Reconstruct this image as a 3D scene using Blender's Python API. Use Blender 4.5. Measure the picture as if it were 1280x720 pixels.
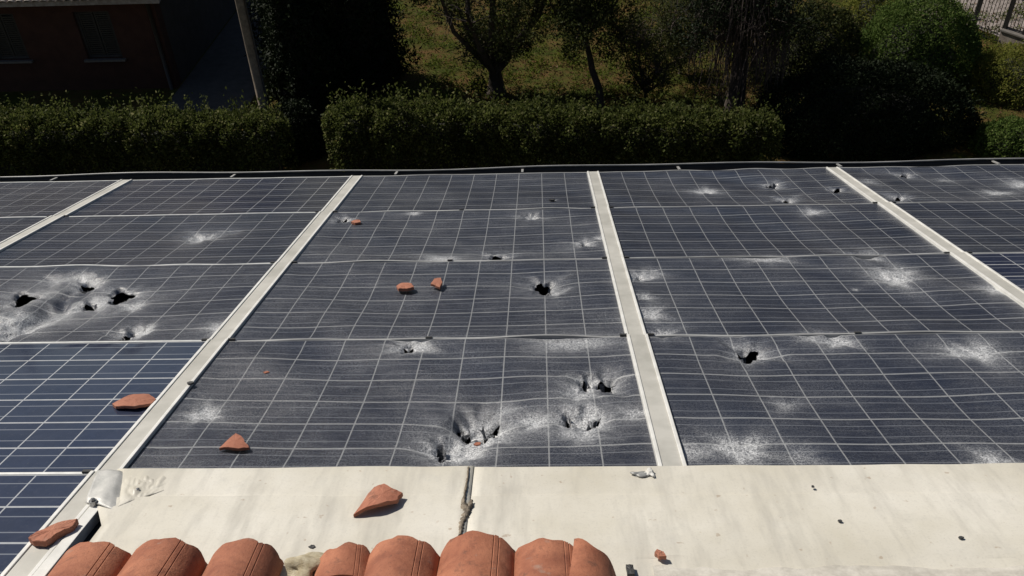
import bpy, bmesh, math, random
import numpy as np
from mathutils import Matrix, Vector
from mathutils import noise as mnoise

for o in list(bpy.data.objects):
    bpy.data.objects.remove(o, do_unlink=True)
SC = bpy.context.scene
COL = SC.collection
rng = np.random.default_rng(7)
random.seed(7)
rad = math.radians

# ------------------------------------------------------------------ camera, sky, sun, exposure
SLOPE = rad(17.5)                       # the roof falls away from the camera
CAM_H = 10.0
FPX = 1080.0
CAM_P = np.array([1.31447477, -2.20749476, 1.40530639])       # camera in roof coordinates (u right, v down the slope, n up)
CAM_R = np.array([[0.99937397, 0.02613389, -0.02384699],
                  [-0.0132597, -0.34823405, -0.93731384],
                  [-0.03279999, 0.93704326, -0.34766951]])
cs, sn = math.cos(SLOPE), math.sin(SLOPE)
M_RW = np.array([[1, 0, 0], [0, cs, sn], [0, -sn, cs]])         # roof -> world directions
ORIGIN = np.array([0, 0, CAM_H]) - M_RW @ CAM_P
ORIGIN[0] = 0.0
ORIGIN[1] = 0.0
CAM_W = M_RW @ CAM_P + ORIGIN
R_W = CAM_R @ M_RW.T                     # world -> camera (x right, y down, z forward)

cam_d = bpy.data.cameras.new('camera')
cam_d.sensor_width = 36.0
cam_d.lens = FPX / 1280 * 36
cam_d.clip_start = 0.05
cam_d.clip_end = 2000
cam = bpy.data.objects.new('camera', cam_d)
COL.objects.link(cam)
m3 = np.stack([R_W[0], -R_W[1], -R_W[2]], 1)
mw = Matrix.Identity(4)
for i in range(3):
    for j in range(3):
        mw[i][j] = float(m3[i, j])
    mw[i][3] = float(CAM_W[i])
cam.matrix_world = mw
SC.camera = cam

SUN_EL = rad(44)
SUN_AZ = rad(-54)                         # measured from straight ahead (+y), towards the left
sun_dir = np.array([math.sin(SUN_AZ) * math.cos(SUN_EL), math.cos(SUN_AZ) * math.cos(SUN_EL), math.sin(SUN_EL)])
world = bpy.data.worlds.new('World')
SC.world = world
world.use_nodes = True
wn = world.node_tree
sky = wn.nodes.new('ShaderNodeTexSky')
sky.sky_type = 'NISHITA'
sky.sun_disc = False
sky.sun_elevation = SUN_EL
sky.sun_rotation = SUN_AZ
sky.air_density = 1.0
sky.dust_density = 1.0
bg = wn.nodes['Background']
wn.links.new(sky.outputs[0], bg.inputs[0])
bg.inputs[1].default_value = 0.05
sun_d = bpy.data.lights.new('sun', 'SUN')
sun_d.energy = 5.0
sun_d.angle = rad(0.53)
sun_d.color = (1.0, 0.94, 0.85)
sun = bpy.data.objects.new('sun', sun_d)
COL.objects.link(sun)
sun.location = (-20, 30, 40)
sun.rotation_euler = Vector((-sun_dir[0], -sun_dir[1], -sun_dir[2])).to_track_quat('-Z', 'Y').to_euler()
SC.view_settings.view_transform = 'Standard'
SC.view_settings.look = 'None'
SC.view_settings.exposure = -0.12
SC.view_settings.gamma = 1.0
SC.view_settings.use_curve_mapping = False
SC.render.resolution_x = 1024
SC.render.resolution_y = 576

# ------------------------------------------------------------------ coordinates
ROOF = Matrix(((1, 0, 0, ORIGIN[0]), (0, cs, sn, ORIGIN[1]), (0, -sn, cs, ORIGIN[2]), (0, 0, 0, 1)))

def roof_uv(x, y, n=0.0):
    """photo pixel -> (u, v) on the roof plane raised by n"""
    d = CAM_R.T @ np.array([(x - 640) / FPX, (y - 360) / FPX, 1.0])
    t = (n - CAM_P[2]) / d[2]
    p = CAM_P + t * d
    return float(p[0]), float(p[1])

def ground(x, y, h=0.0):
    """photo pixel -> world point at height h above the garden"""
    d = R_W.T @ np.array([(x - 640) / FPX, (y - 360) / FPX, 1.0])
    t = (h - CAM_W[2]) / d[2]
    return CAM_W + t * d

# ------------------------------------------------------------------ object helpers
def mesh_obj(name, verts, faces, mat, parent=None, smooth=False):
    me = bpy.data.meshes.new(name)
    verts = np.asarray(verts, float)
    if isinstance(faces, np.ndarray) and faces.ndim == 2:
        nf, k = faces.shape
        me.vertices.add(len(verts))
        me.vertices.foreach_set('co', verts.ravel())
        me.loops.add(nf * k)
        me.loops.foreach_set('vertex_index', faces.ravel().astype(np.int32))
        me.polygons.add(nf)
        me.polygons.foreach_set('loop_start', np.arange(0, nf * k, k, dtype=np.int32))
        me.polygons.foreach_set('loop_total', np.full(nf, k, dtype=np.int32))
        me.update(calc_edges=True)
    else:
        me.from_pydata([tuple(map(float, v)) for v in verts], [], [tuple(int(i) for i in f) for f in faces])
        me.update()
    if smooth:
        me.polygons.foreach_set('use_smooth', np.ones(len(me.polygons), bool))
    if mat is not None:
        me.materials.append(mat)
    o = bpy.data.objects.new(name, me)
    COL.objects.link(o)
    if parent is not None:
        o.parent = parent
    return o

def empty(name, mat=None, loc=None):
    o = bpy.data.objects.new(name, None)
    COL.objects.link(o)
    o.empty_display_size = 0.1
    if mat is not None:
        o.matrix_world = mat
    elif loc is not None:
        o.location = tuple(float(c) for c in loc)
    return o

def tag(o, label=None, cat=None, group=None, kind=None):
    if label: o['label'] = label
    if cat: o['category'] = cat
    if group: o['group'] = group
    if kind: o['kind'] = kind
    return o

def roof_at(u, v, n=0.0, rz=0.0):
    return ROOF @ Matrix.Translation((u, v, n)) @ Matrix.Rotation(rz, 4, 'Z')

class MB:
    """collects boxes, tubes and sheets for one mesh"""
    def __init__(self):
        self.v = []; self.f = []
    def add(self, verts, faces):
        b = len(self.v)
        self.v += [tuple(map(float, p)) for p in verts]
        self.f += [tuple(i + b for i in f) for f in faces]
        return self
    def box(self, x0, x1, y0, y1, z0, z1):
        v = [(x0, y0, z0), (x1, y0, z0), (x1, y1, z0), (x0, y1, z0), (x0, y0, z1), (x1, y0, z1), (x1, y1, z1), (x0, y1, z1)]
        return self.add(v, [(0, 3, 2, 1), (4, 5, 6, 7), (0, 1, 5, 4), (1, 2, 6, 5), (2, 3, 7, 6), (3, 0, 4, 7)])
    def tube(self, pts, radii, sides=6, cap=True):
        pts = [np.asarray(p, float) for p in pts]
        n = len(pts); vs = []; fs = []
        for i, p in enumerate(pts):
            d = pts[min(i + 1, n - 1)] - pts[max(i - 1, 0)]
            d = d / (np.linalg.norm(d) + 1e-9)
            a = np.cross(d, (0, 0, 1) if abs(d[2]) < 0.9 else (1, 0, 0)); a /= np.linalg.norm(a) + 1e-9
            b = np.cross(d, a)
            for k in range(sides):
                t = 2 * math.pi * k / sides
                vs.append(p + radii[i] * (a * math.cos(t) + b * math.sin(t)))
        for i in range(n - 1):
            for k in range(sides):
                k2 = (k + 1) % sides
                fs.append((i * sides + k, i * sides + k2, (i + 1) * sides + k2, (i + 1) * sides + k))
        if cap:
            fs.append(tuple(range(sides))); fs.append(tuple((n - 1) * sides + k for k in range(sides))[::-1])
        return self.add(vs, fs)
    def build(self, name, mat, parent=None, smooth=False, bevel=0.0):
        o = mesh_obj(name, self.v, self.f, mat, parent, smooth)
        if bevel:
            bm = bmesh.new(); bm.from_mesh(o.data)
            bmesh.ops.bevel(bm, geom=bm.edges[:], offset=bevel, segments=2, affect='EDGES', profile=0.6)
            bm.to_mesh(o.data); bm.free()
        return o

def add_attr(o, name, vals):
    a = o.data.attributes.new(name, 'FLOAT', 'POINT')
    a.data.foreach_set('value', np.asarray(vals, np.float32))

# ------------------------------------------------------------------ materials
class NT:
    def __init__(self, name):
        self.m = bpy.data.materials.new(name)
        self.m.use_nodes = True
        self.t = self.m.node_tree
        self.b = self.t.nodes['Principled BSDF']
        self.out = self.t.nodes['Material Output']
    def n(self, typ, **kw):
        x = self.t.nodes.new(typ)
        for k, v in kw.items(): setattr(x, k, v)
        return x
    def l(self, a, b): self.t.links.new(a, b)
    def val(self, sock, x):
        if hasattr(x, 'is_linked') or isinstance(x, bpy.types.NodeSocket): self.l(x, sock)
        else: sock.default_value = x
    def math(self, op, a, b=None, c=None, clamp=False):
        x = self.n('ShaderNodeMath', operation=op); x.use_clamp = clamp
        self.val(x.inputs[0], a)
        if b is not None: self.val(x.inputs[1], b)
        if c is not None: self.val(x.inputs[2], c)
        return x.outputs[0]
    def mix(self, fac, a, b):
        x = self.n('ShaderNodeMix', data_type='RGBA')
        self.val(x.inputs[0], fac)
        for s, c in ((x.inputs[6], a), (x.inputs[7], b)):
            if isinstance(c, (tuple, list)): s.default_value = (*c[:3], 1)
            else: self.l(c, s)
        return x.outputs[2]
    def noise(self, scale, detail=3, rough=0.6, vec=None, dist=0.0):
        x = self.n('ShaderNodeTexNoise')
        x.inputs['Scale'].default_value = scale; x.inputs['Detail'].default_value = detail
        x.inputs['Roughness'].default_value = rough; x.inputs['Distortion'].default_value = dist
        if vec is not None: self.l(vec, x.inputs['Vector'])
        return x.outputs['Fac']
    def ramp(self, x, lo, hi, a=0.0, b=1.0):
        r = self.n('ShaderNodeMapRange'); r.clamp = True
        self.val(r.inputs[0], x)
        r.inputs[1].default_value = lo; r.inputs[2].default_value = hi
        r.inputs[3].default_value = a; r.inputs[4].default_value = b
        return r.outputs[0]
    def attr(self, name):
        a = self.n('ShaderNodeAttribute'); a.attribute_name = name
        return a.outputs['Fac']
    def pos(self):
        return self.n('ShaderNodeNewGeometry').outputs['Position']
    def obj(self):
        return self.n('ShaderNodeTexCoord').outputs['Object']
    def vscale(self, vec, s):
        x = self.n('ShaderNodeVectorMath', operation='MULTIPLY'); self.l(vec, x.inputs[0]); x.inputs[1].default_value = s
        return x.outputs[0]
    def bump(self, h, strength, dist):
        x = self.n('ShaderNodeBump'); x.inputs['Strength'].default_value = strength; x.inputs['Distance'].default_value = dist
        self.l(h, x.inputs['Height']); self.l(x.outputs[0], self.b.inputs['Normal'])
    def set(self, color=None, rough=None, metal=None, spec=None):
        for k, v in (('Base Color', color), ('Roughness', rough), ('Metallic', metal), ('Specular IOR Level', spec)):
            if v is None: continue
            if isinstance(v, (tuple, list)): self.b.inputs[k].default_value = (*v[:3], 1)
            else: self.val(self.b.inputs[k], v)
        return self.m

def plain(name, a, b, scale=8, rough=0.6, metal=0.0, bump=0.0, bdist=0.002, detail=5, lo=0.35, hi=0.65, coords='pos'):
    t = NT(name)
    v = t.pos() if coords == 'pos' else t.obj()
    nz = t.noise(scale, detail, 0.62, v)
    t.set(t.mix(t.ramp(nz, lo, hi), a, b), rough, metal)
    if bump: t.bump(t.noise(scale * 6, 4, 0.6, v), bump, bdist)
    return t.m

def shatter_nodes(t, base):
    """tempered glass crazed all over: pale crumbs, powder round the impacts"""
    p = t.pos()
    sh = t.attr('shatter'); cr = t.attr('crush')
    fine = t.noise(170, 5, 0.95, p)
    mid = t.noise(120, 3, 0.75, p)
    coarse = t.noise(3.6, 5, 0.65, p)
    streak = t.noise(1.0, 3, 0.6, t.vscale(p, (7, 95, 95)))
    vor = t.n('ShaderNodeTexVoronoi', feature='DISTANCE_TO_EDGE'); vor.inputs['Scale'].default_value = 95
    t.l(p, vor.inputs['Vector'])
    crack = t.ramp(vor.outputs['Distance'], 0.0, 0.10, 1.0, 0.0)
    base = t.mix(t.math('MULTIPLY', t.math('MULTIPLY', sh, 3.5, clamp=True), 0.60), base, t.mix(0.25, (0.012, 0.012, 0.013), base))
    speck = t.math('MAXIMUM', t.ramp(fine, 0.50, 0.62), t.math('MULTIPLY', crack, 0.55))
    speck = t.math('MULTIPLY', speck, t.ramp(coarse, 0.33, 0.66, 0.15, 1.5))
    speck = t.math('ADD', speck, t.ramp(streak, 0.48, 0.75, 0.0, 0.38))
    base_f = t.math('MULTIPLY', t.math('MULTIPLY', speck, sh), 0.23)
    pw = t.math('MULTIPLY', cr, t.ramp(mid, 0.28, 0.68, 0.25, 1.25))
    pw = t.math('MULTIPLY', pw, t.ramp(fine, 0.42, 0.58, 0.05, 1.45))
    fac = t.math('ADD', base_f, pw, clamp=True)
    col = t.mix(fac, base, (0.66, 0.67, 0.68))
    dam = t.math('ADD', sh, cr, clamp=True)
    rough = t.math('ADD', t.math('MULTIPLY', dam, 0.20), 0.08)
    hgt = t.math('ADD', t.math('MULTIPLY', fine, dam), t.math('MULTIPLY', t.math('MULTIPLY', mid, 1.6), dam))
    bp = t.n('ShaderNodeBump'); bp.inputs['Strength'].default_value = 0.8; bp.inputs['Distance'].default_value = 0.0022
    t.l(hgt, bp.inputs['Height']); t.l(bp.outputs[0], t.b.inputs['Normal'])
    return col, rough

def cell_material():
    t = NT('silicon_cell')
    uv = t.n('ShaderNodeUVMap').outputs[0]
    s = t.n('ShaderNodeSeparateXYZ'); t.l(uv, s.inputs[0])
    inf = t.n('ShaderNodeObjectInfo')
    v3 = t.n('ShaderNodeTexVoronoi'); v3.inputs['Scale'].default_value = 55; t.l(t.pos(), v3.inputs['Vector'])
    grain = t.n('ShaderNodeSeparateXYZ'); t.l(v3.outputs['Color'], grain.inputs[0])
    k = t.math('ADD', t.math('MULTIPLY', inf.outputs['Random'], 0.6), t.math('MULTIPLY', grain.outputs[0], 0.4))
    base = t.mix(k, (0.013, 0.019, 0.044), (0.024, 0.033, 0.066))
    # two silver busbars along the row, and the faint finger lines between them
    y = s.outputs['Y']
    bb = None
    for c in (0.27, 0.73):
        d = t.math('ABSOLUTE', t.math('SUBTRACT', y, c))
        q = t.ramp(d, 0.010, 0.019, 1.0, 0.0)
        bb = q if bb is None else t.math('MAXIMUM', bb, q)
    base = t.mix(t.math('MULTIPLY', bb, 0.6), base, (0.30, 0.32, 0.36))
    dust = t.math('ADD', t.ramp(t.noise(2.5, 5, 0.7, t.pos()), 0.38, 0.72, 0.01, 0.065), t.ramp(t.noise(70, 3, 0.8, t.pos()), 0.58, 0.75, 0.0, 0.07))
    base = t.mix(dust, base, (0.34, 0.32, 0.29))
    col, rough = shatter_nodes(t, base)
    return t.set(col, rough, 0.0, 0.5)

def backsheet_material():
    t = NT('white_backsheet')
    col, rough = shatter_nodes(t, t.mix(t.noise(40, 2, 0.6, t.pos()), (0.33, 0.34, 0.355), (0.48, 0.49, 0.50)))
    return t.set(col, rough)

MAT = {}
MAT['cell'] = cell_material()
MAT['backsheet'] = backsheet_material()
MAT['alu'] = plain('aluminium_frame', (0.60, 0.60, 0.58), (0.74, 0.74, 0.71), 25, 0.42, 0.25)
MAT['alu_dull'] = plain('dull_aluminium', (0.24, 0.24, 0.24), (0.46, 0.46, 0.45), 3, 0.5, 0.2)
MAT['rail'] = plain('rail_cover', (0.40, 0.39, 0.35), (0.53, 0.515, 0.47), 6, 0.55, 0.1, 0.15, 0.001)
MAT['rail_lip'] = plain('rail_lip', (0.66, 0.65, 0.61), (0.82, 0.81, 0.77), 12, 0.4, 0.1)
MAT['clip'] = plain('dark_clip', (0.02, 0.02, 0.02), (0.05, 0.05, 0.05), 40, 0.6)
MAT['deck'] = plain('roof_underlay', (0.012, 0.012, 0.013), (0.03, 0.03, 0.03), 5, 0.9)

def flashing_material():
    t = NT('painted_sheet_metal')
    p = t.pos()
    big = t.noise(2.2, 4, 0.6, p); med = t.noise(14, 5, 0.65, p); fine = t.noise(160, 3, 0.7, p)
    c = t.mix(t.ramp(big, 0.35, 0.65), (0.56, 0.525, 0.435), (0.69, 0.66, 0.585))
    c = t.mix(t.ramp(med, 0.55, 0.78, 0.0, 0.35), c, (0.43, 0.42, 0.385))
    c = t.mix(t.ramp(fine, 0.52, 0.75, 0.0, 0.30), c, (0.36, 0.34, 0.30))
    c = t.mix(t.ramp(t.noise(1.0, 4, 0.7, t.vscale(p, (9, 1.6, 1.6))), 0.48, 0.70, 0.0, 0.60), c, (0.38, 0.36, 0.315))
    spots = t.noise(38, 2, 0.5, p)
    c = t.mix(t.ramp(spots, 0.70, 0.76, 0.0, 0.5), c, (0.30, 0.20, 0.12))
    t.bump(t.math('ADD', med, t.math('MULTIPLY', fine, 0.3)), 0.18, 0.004)
    return t.set(c, t.ramp(med, 0.3, 0.7, 0.38, 0.6), 0.0)
MAT['flash'] = flashing_material()
MAT['lead'] = plain('grey_lead_patch', (0.42, 0.42, 0.40), (0.58, 0.57, 0.54), 22, 0.5, 0.15, 0.25, 0.003)
MAT['sealant'] = plain('bitumen_sealant', (0.085, 0.068, 0.05), (0.30, 0.25, 0.19), 60, 0.8, 0, 0.5, 0.004)
MAT['mortar'] = plain('lime_mortar', (0.42, 0.395, 0.345), (0.58, 0.55, 0.49), 22, 0.95, 0, 0.5, 0.004)
MAT['foam'] = plain('aged_foam', (0.50, 0.42, 0.27), (0.70, 0.63, 0.46), 55, 0.9, 0, 0.9, 0.01)
MAT['silicone'] = plain('white_silicone', (0.55, 0.54, 0.50), (0.75, 0.74, 0.70), 30, 0.5)
MAT['foil'] = plain('aluminium_foil', (0.30, 0.30, 0.29), (0.42, 0.42, 0.40), 60, 0.5, 0.4)
MAT['gutter'] = plain('shaded_gutter', (0.020, 0.019, 0.018), (0.035, 0.033, 0.03), 9, 0.7, 0.0)  # near-black colour stands in for the shade inside the trough
MAT['gutter_lip'] = plain('gutter_lip_metal', (0.26, 0.26, 0.25), (0.44, 0.43, 0.41), 5, 0.5, 0.2)
MAT['steel'] = plain('screw_steel', (0.25, 0.25, 0.25), (0.45, 0.45, 0.45), 60, 0.35, 0.8)

def terracotta(name, a, b, c):
    t = NT(name)
    p = t.obj()
    inf = t.n('ShaderNodeObjectInfo')
    off = t.n('ShaderNodeVectorMath', operation='ADD'); t.l(p, off.inputs[0])
    cmb = t.n('ShaderNodeCombineXYZ')
    for i in range(3): t.l(t.math('MULTIPLY', inf.outputs['Random'], 17.0 + 9 * i), cmb.inputs[i])
    t.l(cmb.outputs[0], off.inputs[1])
    v = off.outputs[0]
    k = t.ramp(t.noise(9, 5, 0.65, v, 0.4), 0.32, 0.68)
    col = t.mix(k, a, b)
    col = t.mix(t.ramp(t.noise(26, 4, 0.7, v), 0.55, 0.75, 0, 0.6), col, c)
    col = t.mix(t.ramp(t.noise(190, 2, 0.6, v), 0.60, 0.74, 0, 0.55), col, (0.10, 0.05, 0.035))
    col = t.mix(t.ramp(t.noise(11, 4, 0.7, v), 0.62, 0.74, 0, 0.6), col, (0.34, 0.29, 0.24))
    col = t.mix(t.ramp(t.noise(17, 5, 0.75, v), 0.57, 0.72, 0, 0.75), col, (0.085, 0.045, 0.032))
    col = t.mix(t.math('MULTIPLY', inf.outputs['Random'], 0.45), col, t.mix(0.5, col, (0.16, 0.055, 0.034)))
    t.bump(t.noise(90, 5, 0.75, v), 0.6, 0.004)
    return t.set(col, 0.8)
MAT['tile'] = terracotta('terracotta', (0.27, 0.088, 0.045), (0.49, 0.195, 0.105), (0.16, 0.054, 0.033))
MAT['shard'] = terracotta('terracotta_shard', (0.36, 0.13, 0.075), (0.45, 0.19, 0.115), (0.27, 0.085, 0.05))

def leaf_material(name, a, b, c, trans=0.35):
    t = NT(name)
    g = t.n('ShaderNodeNewGeometry')
    r = g.outputs['Random Per Island']
    col = t.mix(t.ramp(r, 0, 0.75), a, b)
    col = t.mix(t.ramp(r, 0.88, 0.95), col, c)
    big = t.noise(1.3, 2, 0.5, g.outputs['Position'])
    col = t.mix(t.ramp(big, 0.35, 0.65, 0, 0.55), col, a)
    t.set(col, 0.65, 0.0, 0.09)
    tr = t.n('ShaderNodeBsdfTranslucent'); t.l(col, tr.inputs['Color'])
    mx = t.n('ShaderNodeMixShader'); mx.inputs[0].default_value = trans
    t.l(t.b.outputs[0], mx.inputs[1]); t.l(tr.outputs[0], mx.inputs[2])
    t.l(mx.outputs[0], t.out.inputs['Surface'])
    return t.m
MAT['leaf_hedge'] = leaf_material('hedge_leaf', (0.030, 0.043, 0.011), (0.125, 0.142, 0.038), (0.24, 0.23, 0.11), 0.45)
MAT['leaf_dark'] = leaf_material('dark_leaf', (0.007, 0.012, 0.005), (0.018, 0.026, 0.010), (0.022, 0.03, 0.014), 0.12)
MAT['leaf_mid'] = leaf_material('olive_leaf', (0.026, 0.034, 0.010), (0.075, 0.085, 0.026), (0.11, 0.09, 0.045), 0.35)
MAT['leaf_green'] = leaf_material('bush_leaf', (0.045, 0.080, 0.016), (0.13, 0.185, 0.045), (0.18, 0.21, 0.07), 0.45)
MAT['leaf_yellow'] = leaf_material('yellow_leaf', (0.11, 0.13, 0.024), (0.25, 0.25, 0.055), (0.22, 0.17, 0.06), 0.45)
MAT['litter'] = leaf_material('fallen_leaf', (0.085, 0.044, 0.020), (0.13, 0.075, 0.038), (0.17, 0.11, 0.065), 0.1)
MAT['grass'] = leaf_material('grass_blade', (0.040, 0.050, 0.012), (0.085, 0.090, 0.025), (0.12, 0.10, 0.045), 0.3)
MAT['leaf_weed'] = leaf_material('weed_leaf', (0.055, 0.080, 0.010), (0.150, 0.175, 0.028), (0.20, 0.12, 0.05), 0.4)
MAT['bark'] = plain('dark_bark', (0.035, 0.026, 0.020), (0.085, 0.065, 0.050), 18, 0.9, 0, 0.8, 0.01)
MAT['twig'] = plain('brown_twig', (0.030, 0.021, 0.018), (0.080, 0.058, 0.050), 20, 0.9)
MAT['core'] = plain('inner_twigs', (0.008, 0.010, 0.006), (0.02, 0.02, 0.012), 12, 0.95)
MAT['polewood'] = plain('weathered_pole', (0.14, 0.11, 0.08), (0.25, 0.20, 0.15), 10, 0.85, 0, 0.5, 0.006)
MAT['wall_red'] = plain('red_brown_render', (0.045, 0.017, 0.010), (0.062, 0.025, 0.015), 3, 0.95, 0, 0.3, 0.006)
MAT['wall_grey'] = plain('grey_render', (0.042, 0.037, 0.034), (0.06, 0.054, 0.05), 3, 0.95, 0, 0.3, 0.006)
MAT['wall_cream'] = plain('cream_render', (0.45, 0.40, 0.31), (0.55, 0.49, 0.39), 3, 0.95)
MAT['shutter'] = plain('dark_shutter', (0.020, 0.018, 0.016), (0.035, 0.03, 0.026), 10, 0.6)
MAT['sill'] = plain('stone_sill', (0.11, 0.10, 0.09), (0.16, 0.145, 0.13), 14, 0.8)
MAT['pipe'] = plain('downpipe_metal', (0.03, 0.025, 0.022), (0.05, 0.042, 0.036), 14, 0.6)
MAT['roof_old'] = plain('grey_old_tile', (0.24, 0.20, 0.17), (0.38, 0.34, 0.30), 10, 0.9)
MAT['iron'] = plain('wrought_iron', (0.012, 0.012, 0.012), (0.03, 0.028, 0.026), 30, 0.55, 0.4)
MAT['stone'] = plain('wall_stone', (0.16, 0.13, 0.11), (0.27, 0.235, 0.20), 5, 0.9, 0, 0.5, 0.01)

def ground_material():
    t = NT('garden_ground')
    p = t.pos()
    a = t.noise(1.1, 4, 0.65, p); b = t.noise(5, 5, 0.7, p); c = t.noise(40, 3, 0.7, p)
    col = t.mix(t.ramp(a, 0.38, 0.62), (0.030, 0.044, 0.006), (0.105, 0.062, 0.024))
    col = t.mix(t.ramp(b, 0.48, 0.62, 0, 0.85), col, (0.060, 0.078, 0.013))
    col = t.mix(t.ramp(c, 0.5, 0.72, 0, 0.7), col, (0.11, 0.075, 0.042))
    t.bump(t.math('ADD', b, t.math('MULTIPLY', c, 0.4)), 0.6, 0.05)
    return t.set(col, 0.95, 0.0, 0.05)
MAT['ground'] = ground_material()
MAT['path'] = plain('grey_paving', (0.050, 0.046, 0.042), (0.075, 0.070, 0.064), 4, 0.85, 0, 0.3, 0.004)
MAT['pavement'] = plain('pink_paving', (0.22, 0.185, 0.165), (0.30, 0.26, 0.235), 4, 0.85, 0, 0.3, 0.004)

# ------------------------------------------------------------------ ground sheets
g = 600
tag(mesh_obj('garden_ground', [(-g, -g, 0), (g, -g, 0), (g, g, 0), (-g, g, 0)], [(0, 1, 2, 3)], MAT['ground']), kind='structure')
a = ground(222, 110); HX, HY = float(a[0]), float(a[1])            # near corner of the neighbour's house
tag(mesh_obj('path', [(HX + 0.05, HY - 1.5, .006), (HX + 2.3, HY - 1.5, .006), (HX + 2.3, HY + 22, .006), (HX + 0.05, HY + 22, .006)], [(0, 1, 2, 3)], MAT['path']), kind='structure')

# ------------------------------------------------------------------ our house: walls, roof, barrel tiles
EAVE_V = 3.93
house = empty('house', loc=(1.3, 0, 0))
tag(house, 'house carrying the solar roof, with terracotta barrel tiles above the metal apron', 'house')
def child_of_house(o):
    o.parent = house
    o.matrix_parent_inverse = Matrix.Translation((-1.3, 0, 0))
    return o
def roof_child(o):
    child_of_house(o); o.matrix_basis = ROOF
    return o
roof_child(MB().box(-6.5, 8.0, -6.0, EAVE_V - 0.05, -0.34, -0.13).build('roof_deck', MAT['deck']))
ev = ROOF @ Vector((0, EAVE_V - 0.6, -0.34))
wz = ev.z
hb = MB()
y1 = ev.y; y0 = (ROOF @ Vector((0, -5.9, -0.34))).y; zt = (ROOF @ Vector((0, -5.9, -0.34))).z
for x0, x1 in ((-6.2, -5.9), (7.4, 7.7)):
    hb.add([(x0, y0, -.2), (x1, y0, -.2), (x1, y1, -.2), (x0, y1, -.2), (x0, y0, zt), (x1, y0, zt), (x1, y1, wz), (x0, y1, wz)],
           [(0, 3, 2, 1), (4, 5, 6, 7), (0, 1, 5, 4), (1, 2, 6, 5), (2, 3, 7, 6), (3, 0, 4, 7)])
hb.box(-5.9, 7.4, y1 - .3, y1, -.2, wz)
hb.box(-5.9, 7.4, y0, y0 + .3, -.2, zt)
child_of_house(hb.build('wall', MAT['wall_cream']))

def barrel_tile(length=0.46, r=0.098, rise=0.088, th=0.013, n_arc=22, n_len=10, seed=0, taper=0.06, broken=None):
    """clay barrel tile; end at y=0 runs back to y=-length; two grooves scored along it"""
    r_ = np.random.default_rng(seed)
    ang = np.linspace(-1, 1, n_arc + 1) * rad(82)
    grooves = [(0.30, 0.016), (0.40, 0.016)]
    extra = []
    for gpos, gw in grooves:
        extra += [gpos * rad(82) - .02, gpos * rad(82), gpos * rad(82) + .02]
    ang = np.sort(np.concatenate([ang, extra]))
    na = len(ang)
    vs = []
    for i in range(n_len + 1):
        f = i / n_len
        for layer in (0, 1):
            for a_ in ang:
                y = -length * f
                if broken is not None and i < n_len:
                    y = -length * f + (1 - f) * broken(a_ / rad(82))
                elif broken is None and i == 0:
                    y += 0.004 * math.sin(9 * a_ + seed) + r_.normal(0, .0012)
                k = 1 + taper * f
                rr = (r - th * layer) * k
                w = 1 - 0.0
                x = rr * math.sin(a_)
                z = (rise / r) * rr * math.cos(a_)
                if layer == 0:
                    for gpos, gw in grooves:
                        if abs(a_ - gpos * rad(82)) < 0.006:
                            x *= 0.975; z *= 0.975
                    z += 0.002 * math.sin(5 * f + 3 * a_ + seed)
                vs.append((x, y, z - 0.008))
    L = 2 * na
    fs = []
    for i in range(n_len):
        for j in range(na - 1):
            o0 = i * L + j; o1 = (i + 1) * L + j
            fs.append((o0, o1, o1 + 1, o0 + 1))
            fs.append((o0 + na, o0 + na + 1, o1 + na + 1, o1 + na))
        for j in (0, na - 1):
            o0 = i * L + j; o1 = (i + 1) * L + j
            fs.append((o0, o0 + na, o1 + na, o1) if j == 0 else (o0, o1, o1 + na, o0 + na))
    for j in range(na - 1):
        fs.append((j, j + 1, j + 1 + na, j + na))
        b = n_len * L + j
        fs.append((b, b + na, b + 1 + na, b + 1))
    return vs, fs

TN = 0.020
def place_tile(px, py, rz, seed, name='roof_tile', r=0.098, length=0.46, broken=None, tilt=0.0, dn=0.0, roll=0.0, label=None):
    u, v = roof_uv(px, py, TN + 0.08 + dn)
    vs, fs = barrel_tile(length, r, r * 0.92, seed=seed, broken=broken)
    o = mesh_obj(name, vs, fs, MAT['tile'])
    for p in o.data.polygons: p.use_smooth = True
    o.data.set_sharp_from_angle(angle=rad(38))
    child_of_house(o)
    o.matrix_basis = roof_at(u, v, TN + dn) @ Matrix.Rotation(rz, 4, 'Z') @ Matrix.Rotation(tilt, 4, 'X') @ Matrix.Rotation(roll, 4, 'Y')
    if label: o['label'] = label
    return o
tiles = [(117, 676, .02, 0), (206, 673, -.02, 0), (304, 673, .015, 0), (503, 671, .0, 0), (597, 666, -.01, .004), (685, 672, .01, 0)]
for i, (px, py, rz, dn) in enumerate(tiles):
    place_tile(px, py, rz, 11 + i, dn=dn, r=0.096 + 0.003 * math.sin(i * 2.1))
def brk1(a): return 0.006 * math.sin(6 * a) - 0.03 * max(0, -a - .35) + 0.005 * math.sin(13 * a + 1)
place_tile(430, 671, .10, 31, r=0.074, length=0.12, broken=brk1, label='short broken stub of barrel tile beside the foam')
def brk2(a): return -0.065 * (a + 1) / 2 - 0.006 * math.sin(9 * a)
place_tile(735, 674, -.10, 37, r=0.085, length=0.30, broken=brk2, roll=1.1, dn=-.004, label='barrel tile broken to a slanting point')
# next course up the slope, overlapping the first one
for i in range(9):
    vs, fs = barrel_tile(0.46, 0.099, 0.092, seed=60 + i)
    o = mesh_obj('roof_tile', vs, fs, MAT['tile'], smooth=True); o.data.set_sharp_from_angle(angle=rad(38))
    child_of_house(o)
    o.matrix_basis = roof_at(0.13 + 0.2 * i, -0.70, TN + 0.022)

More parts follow.
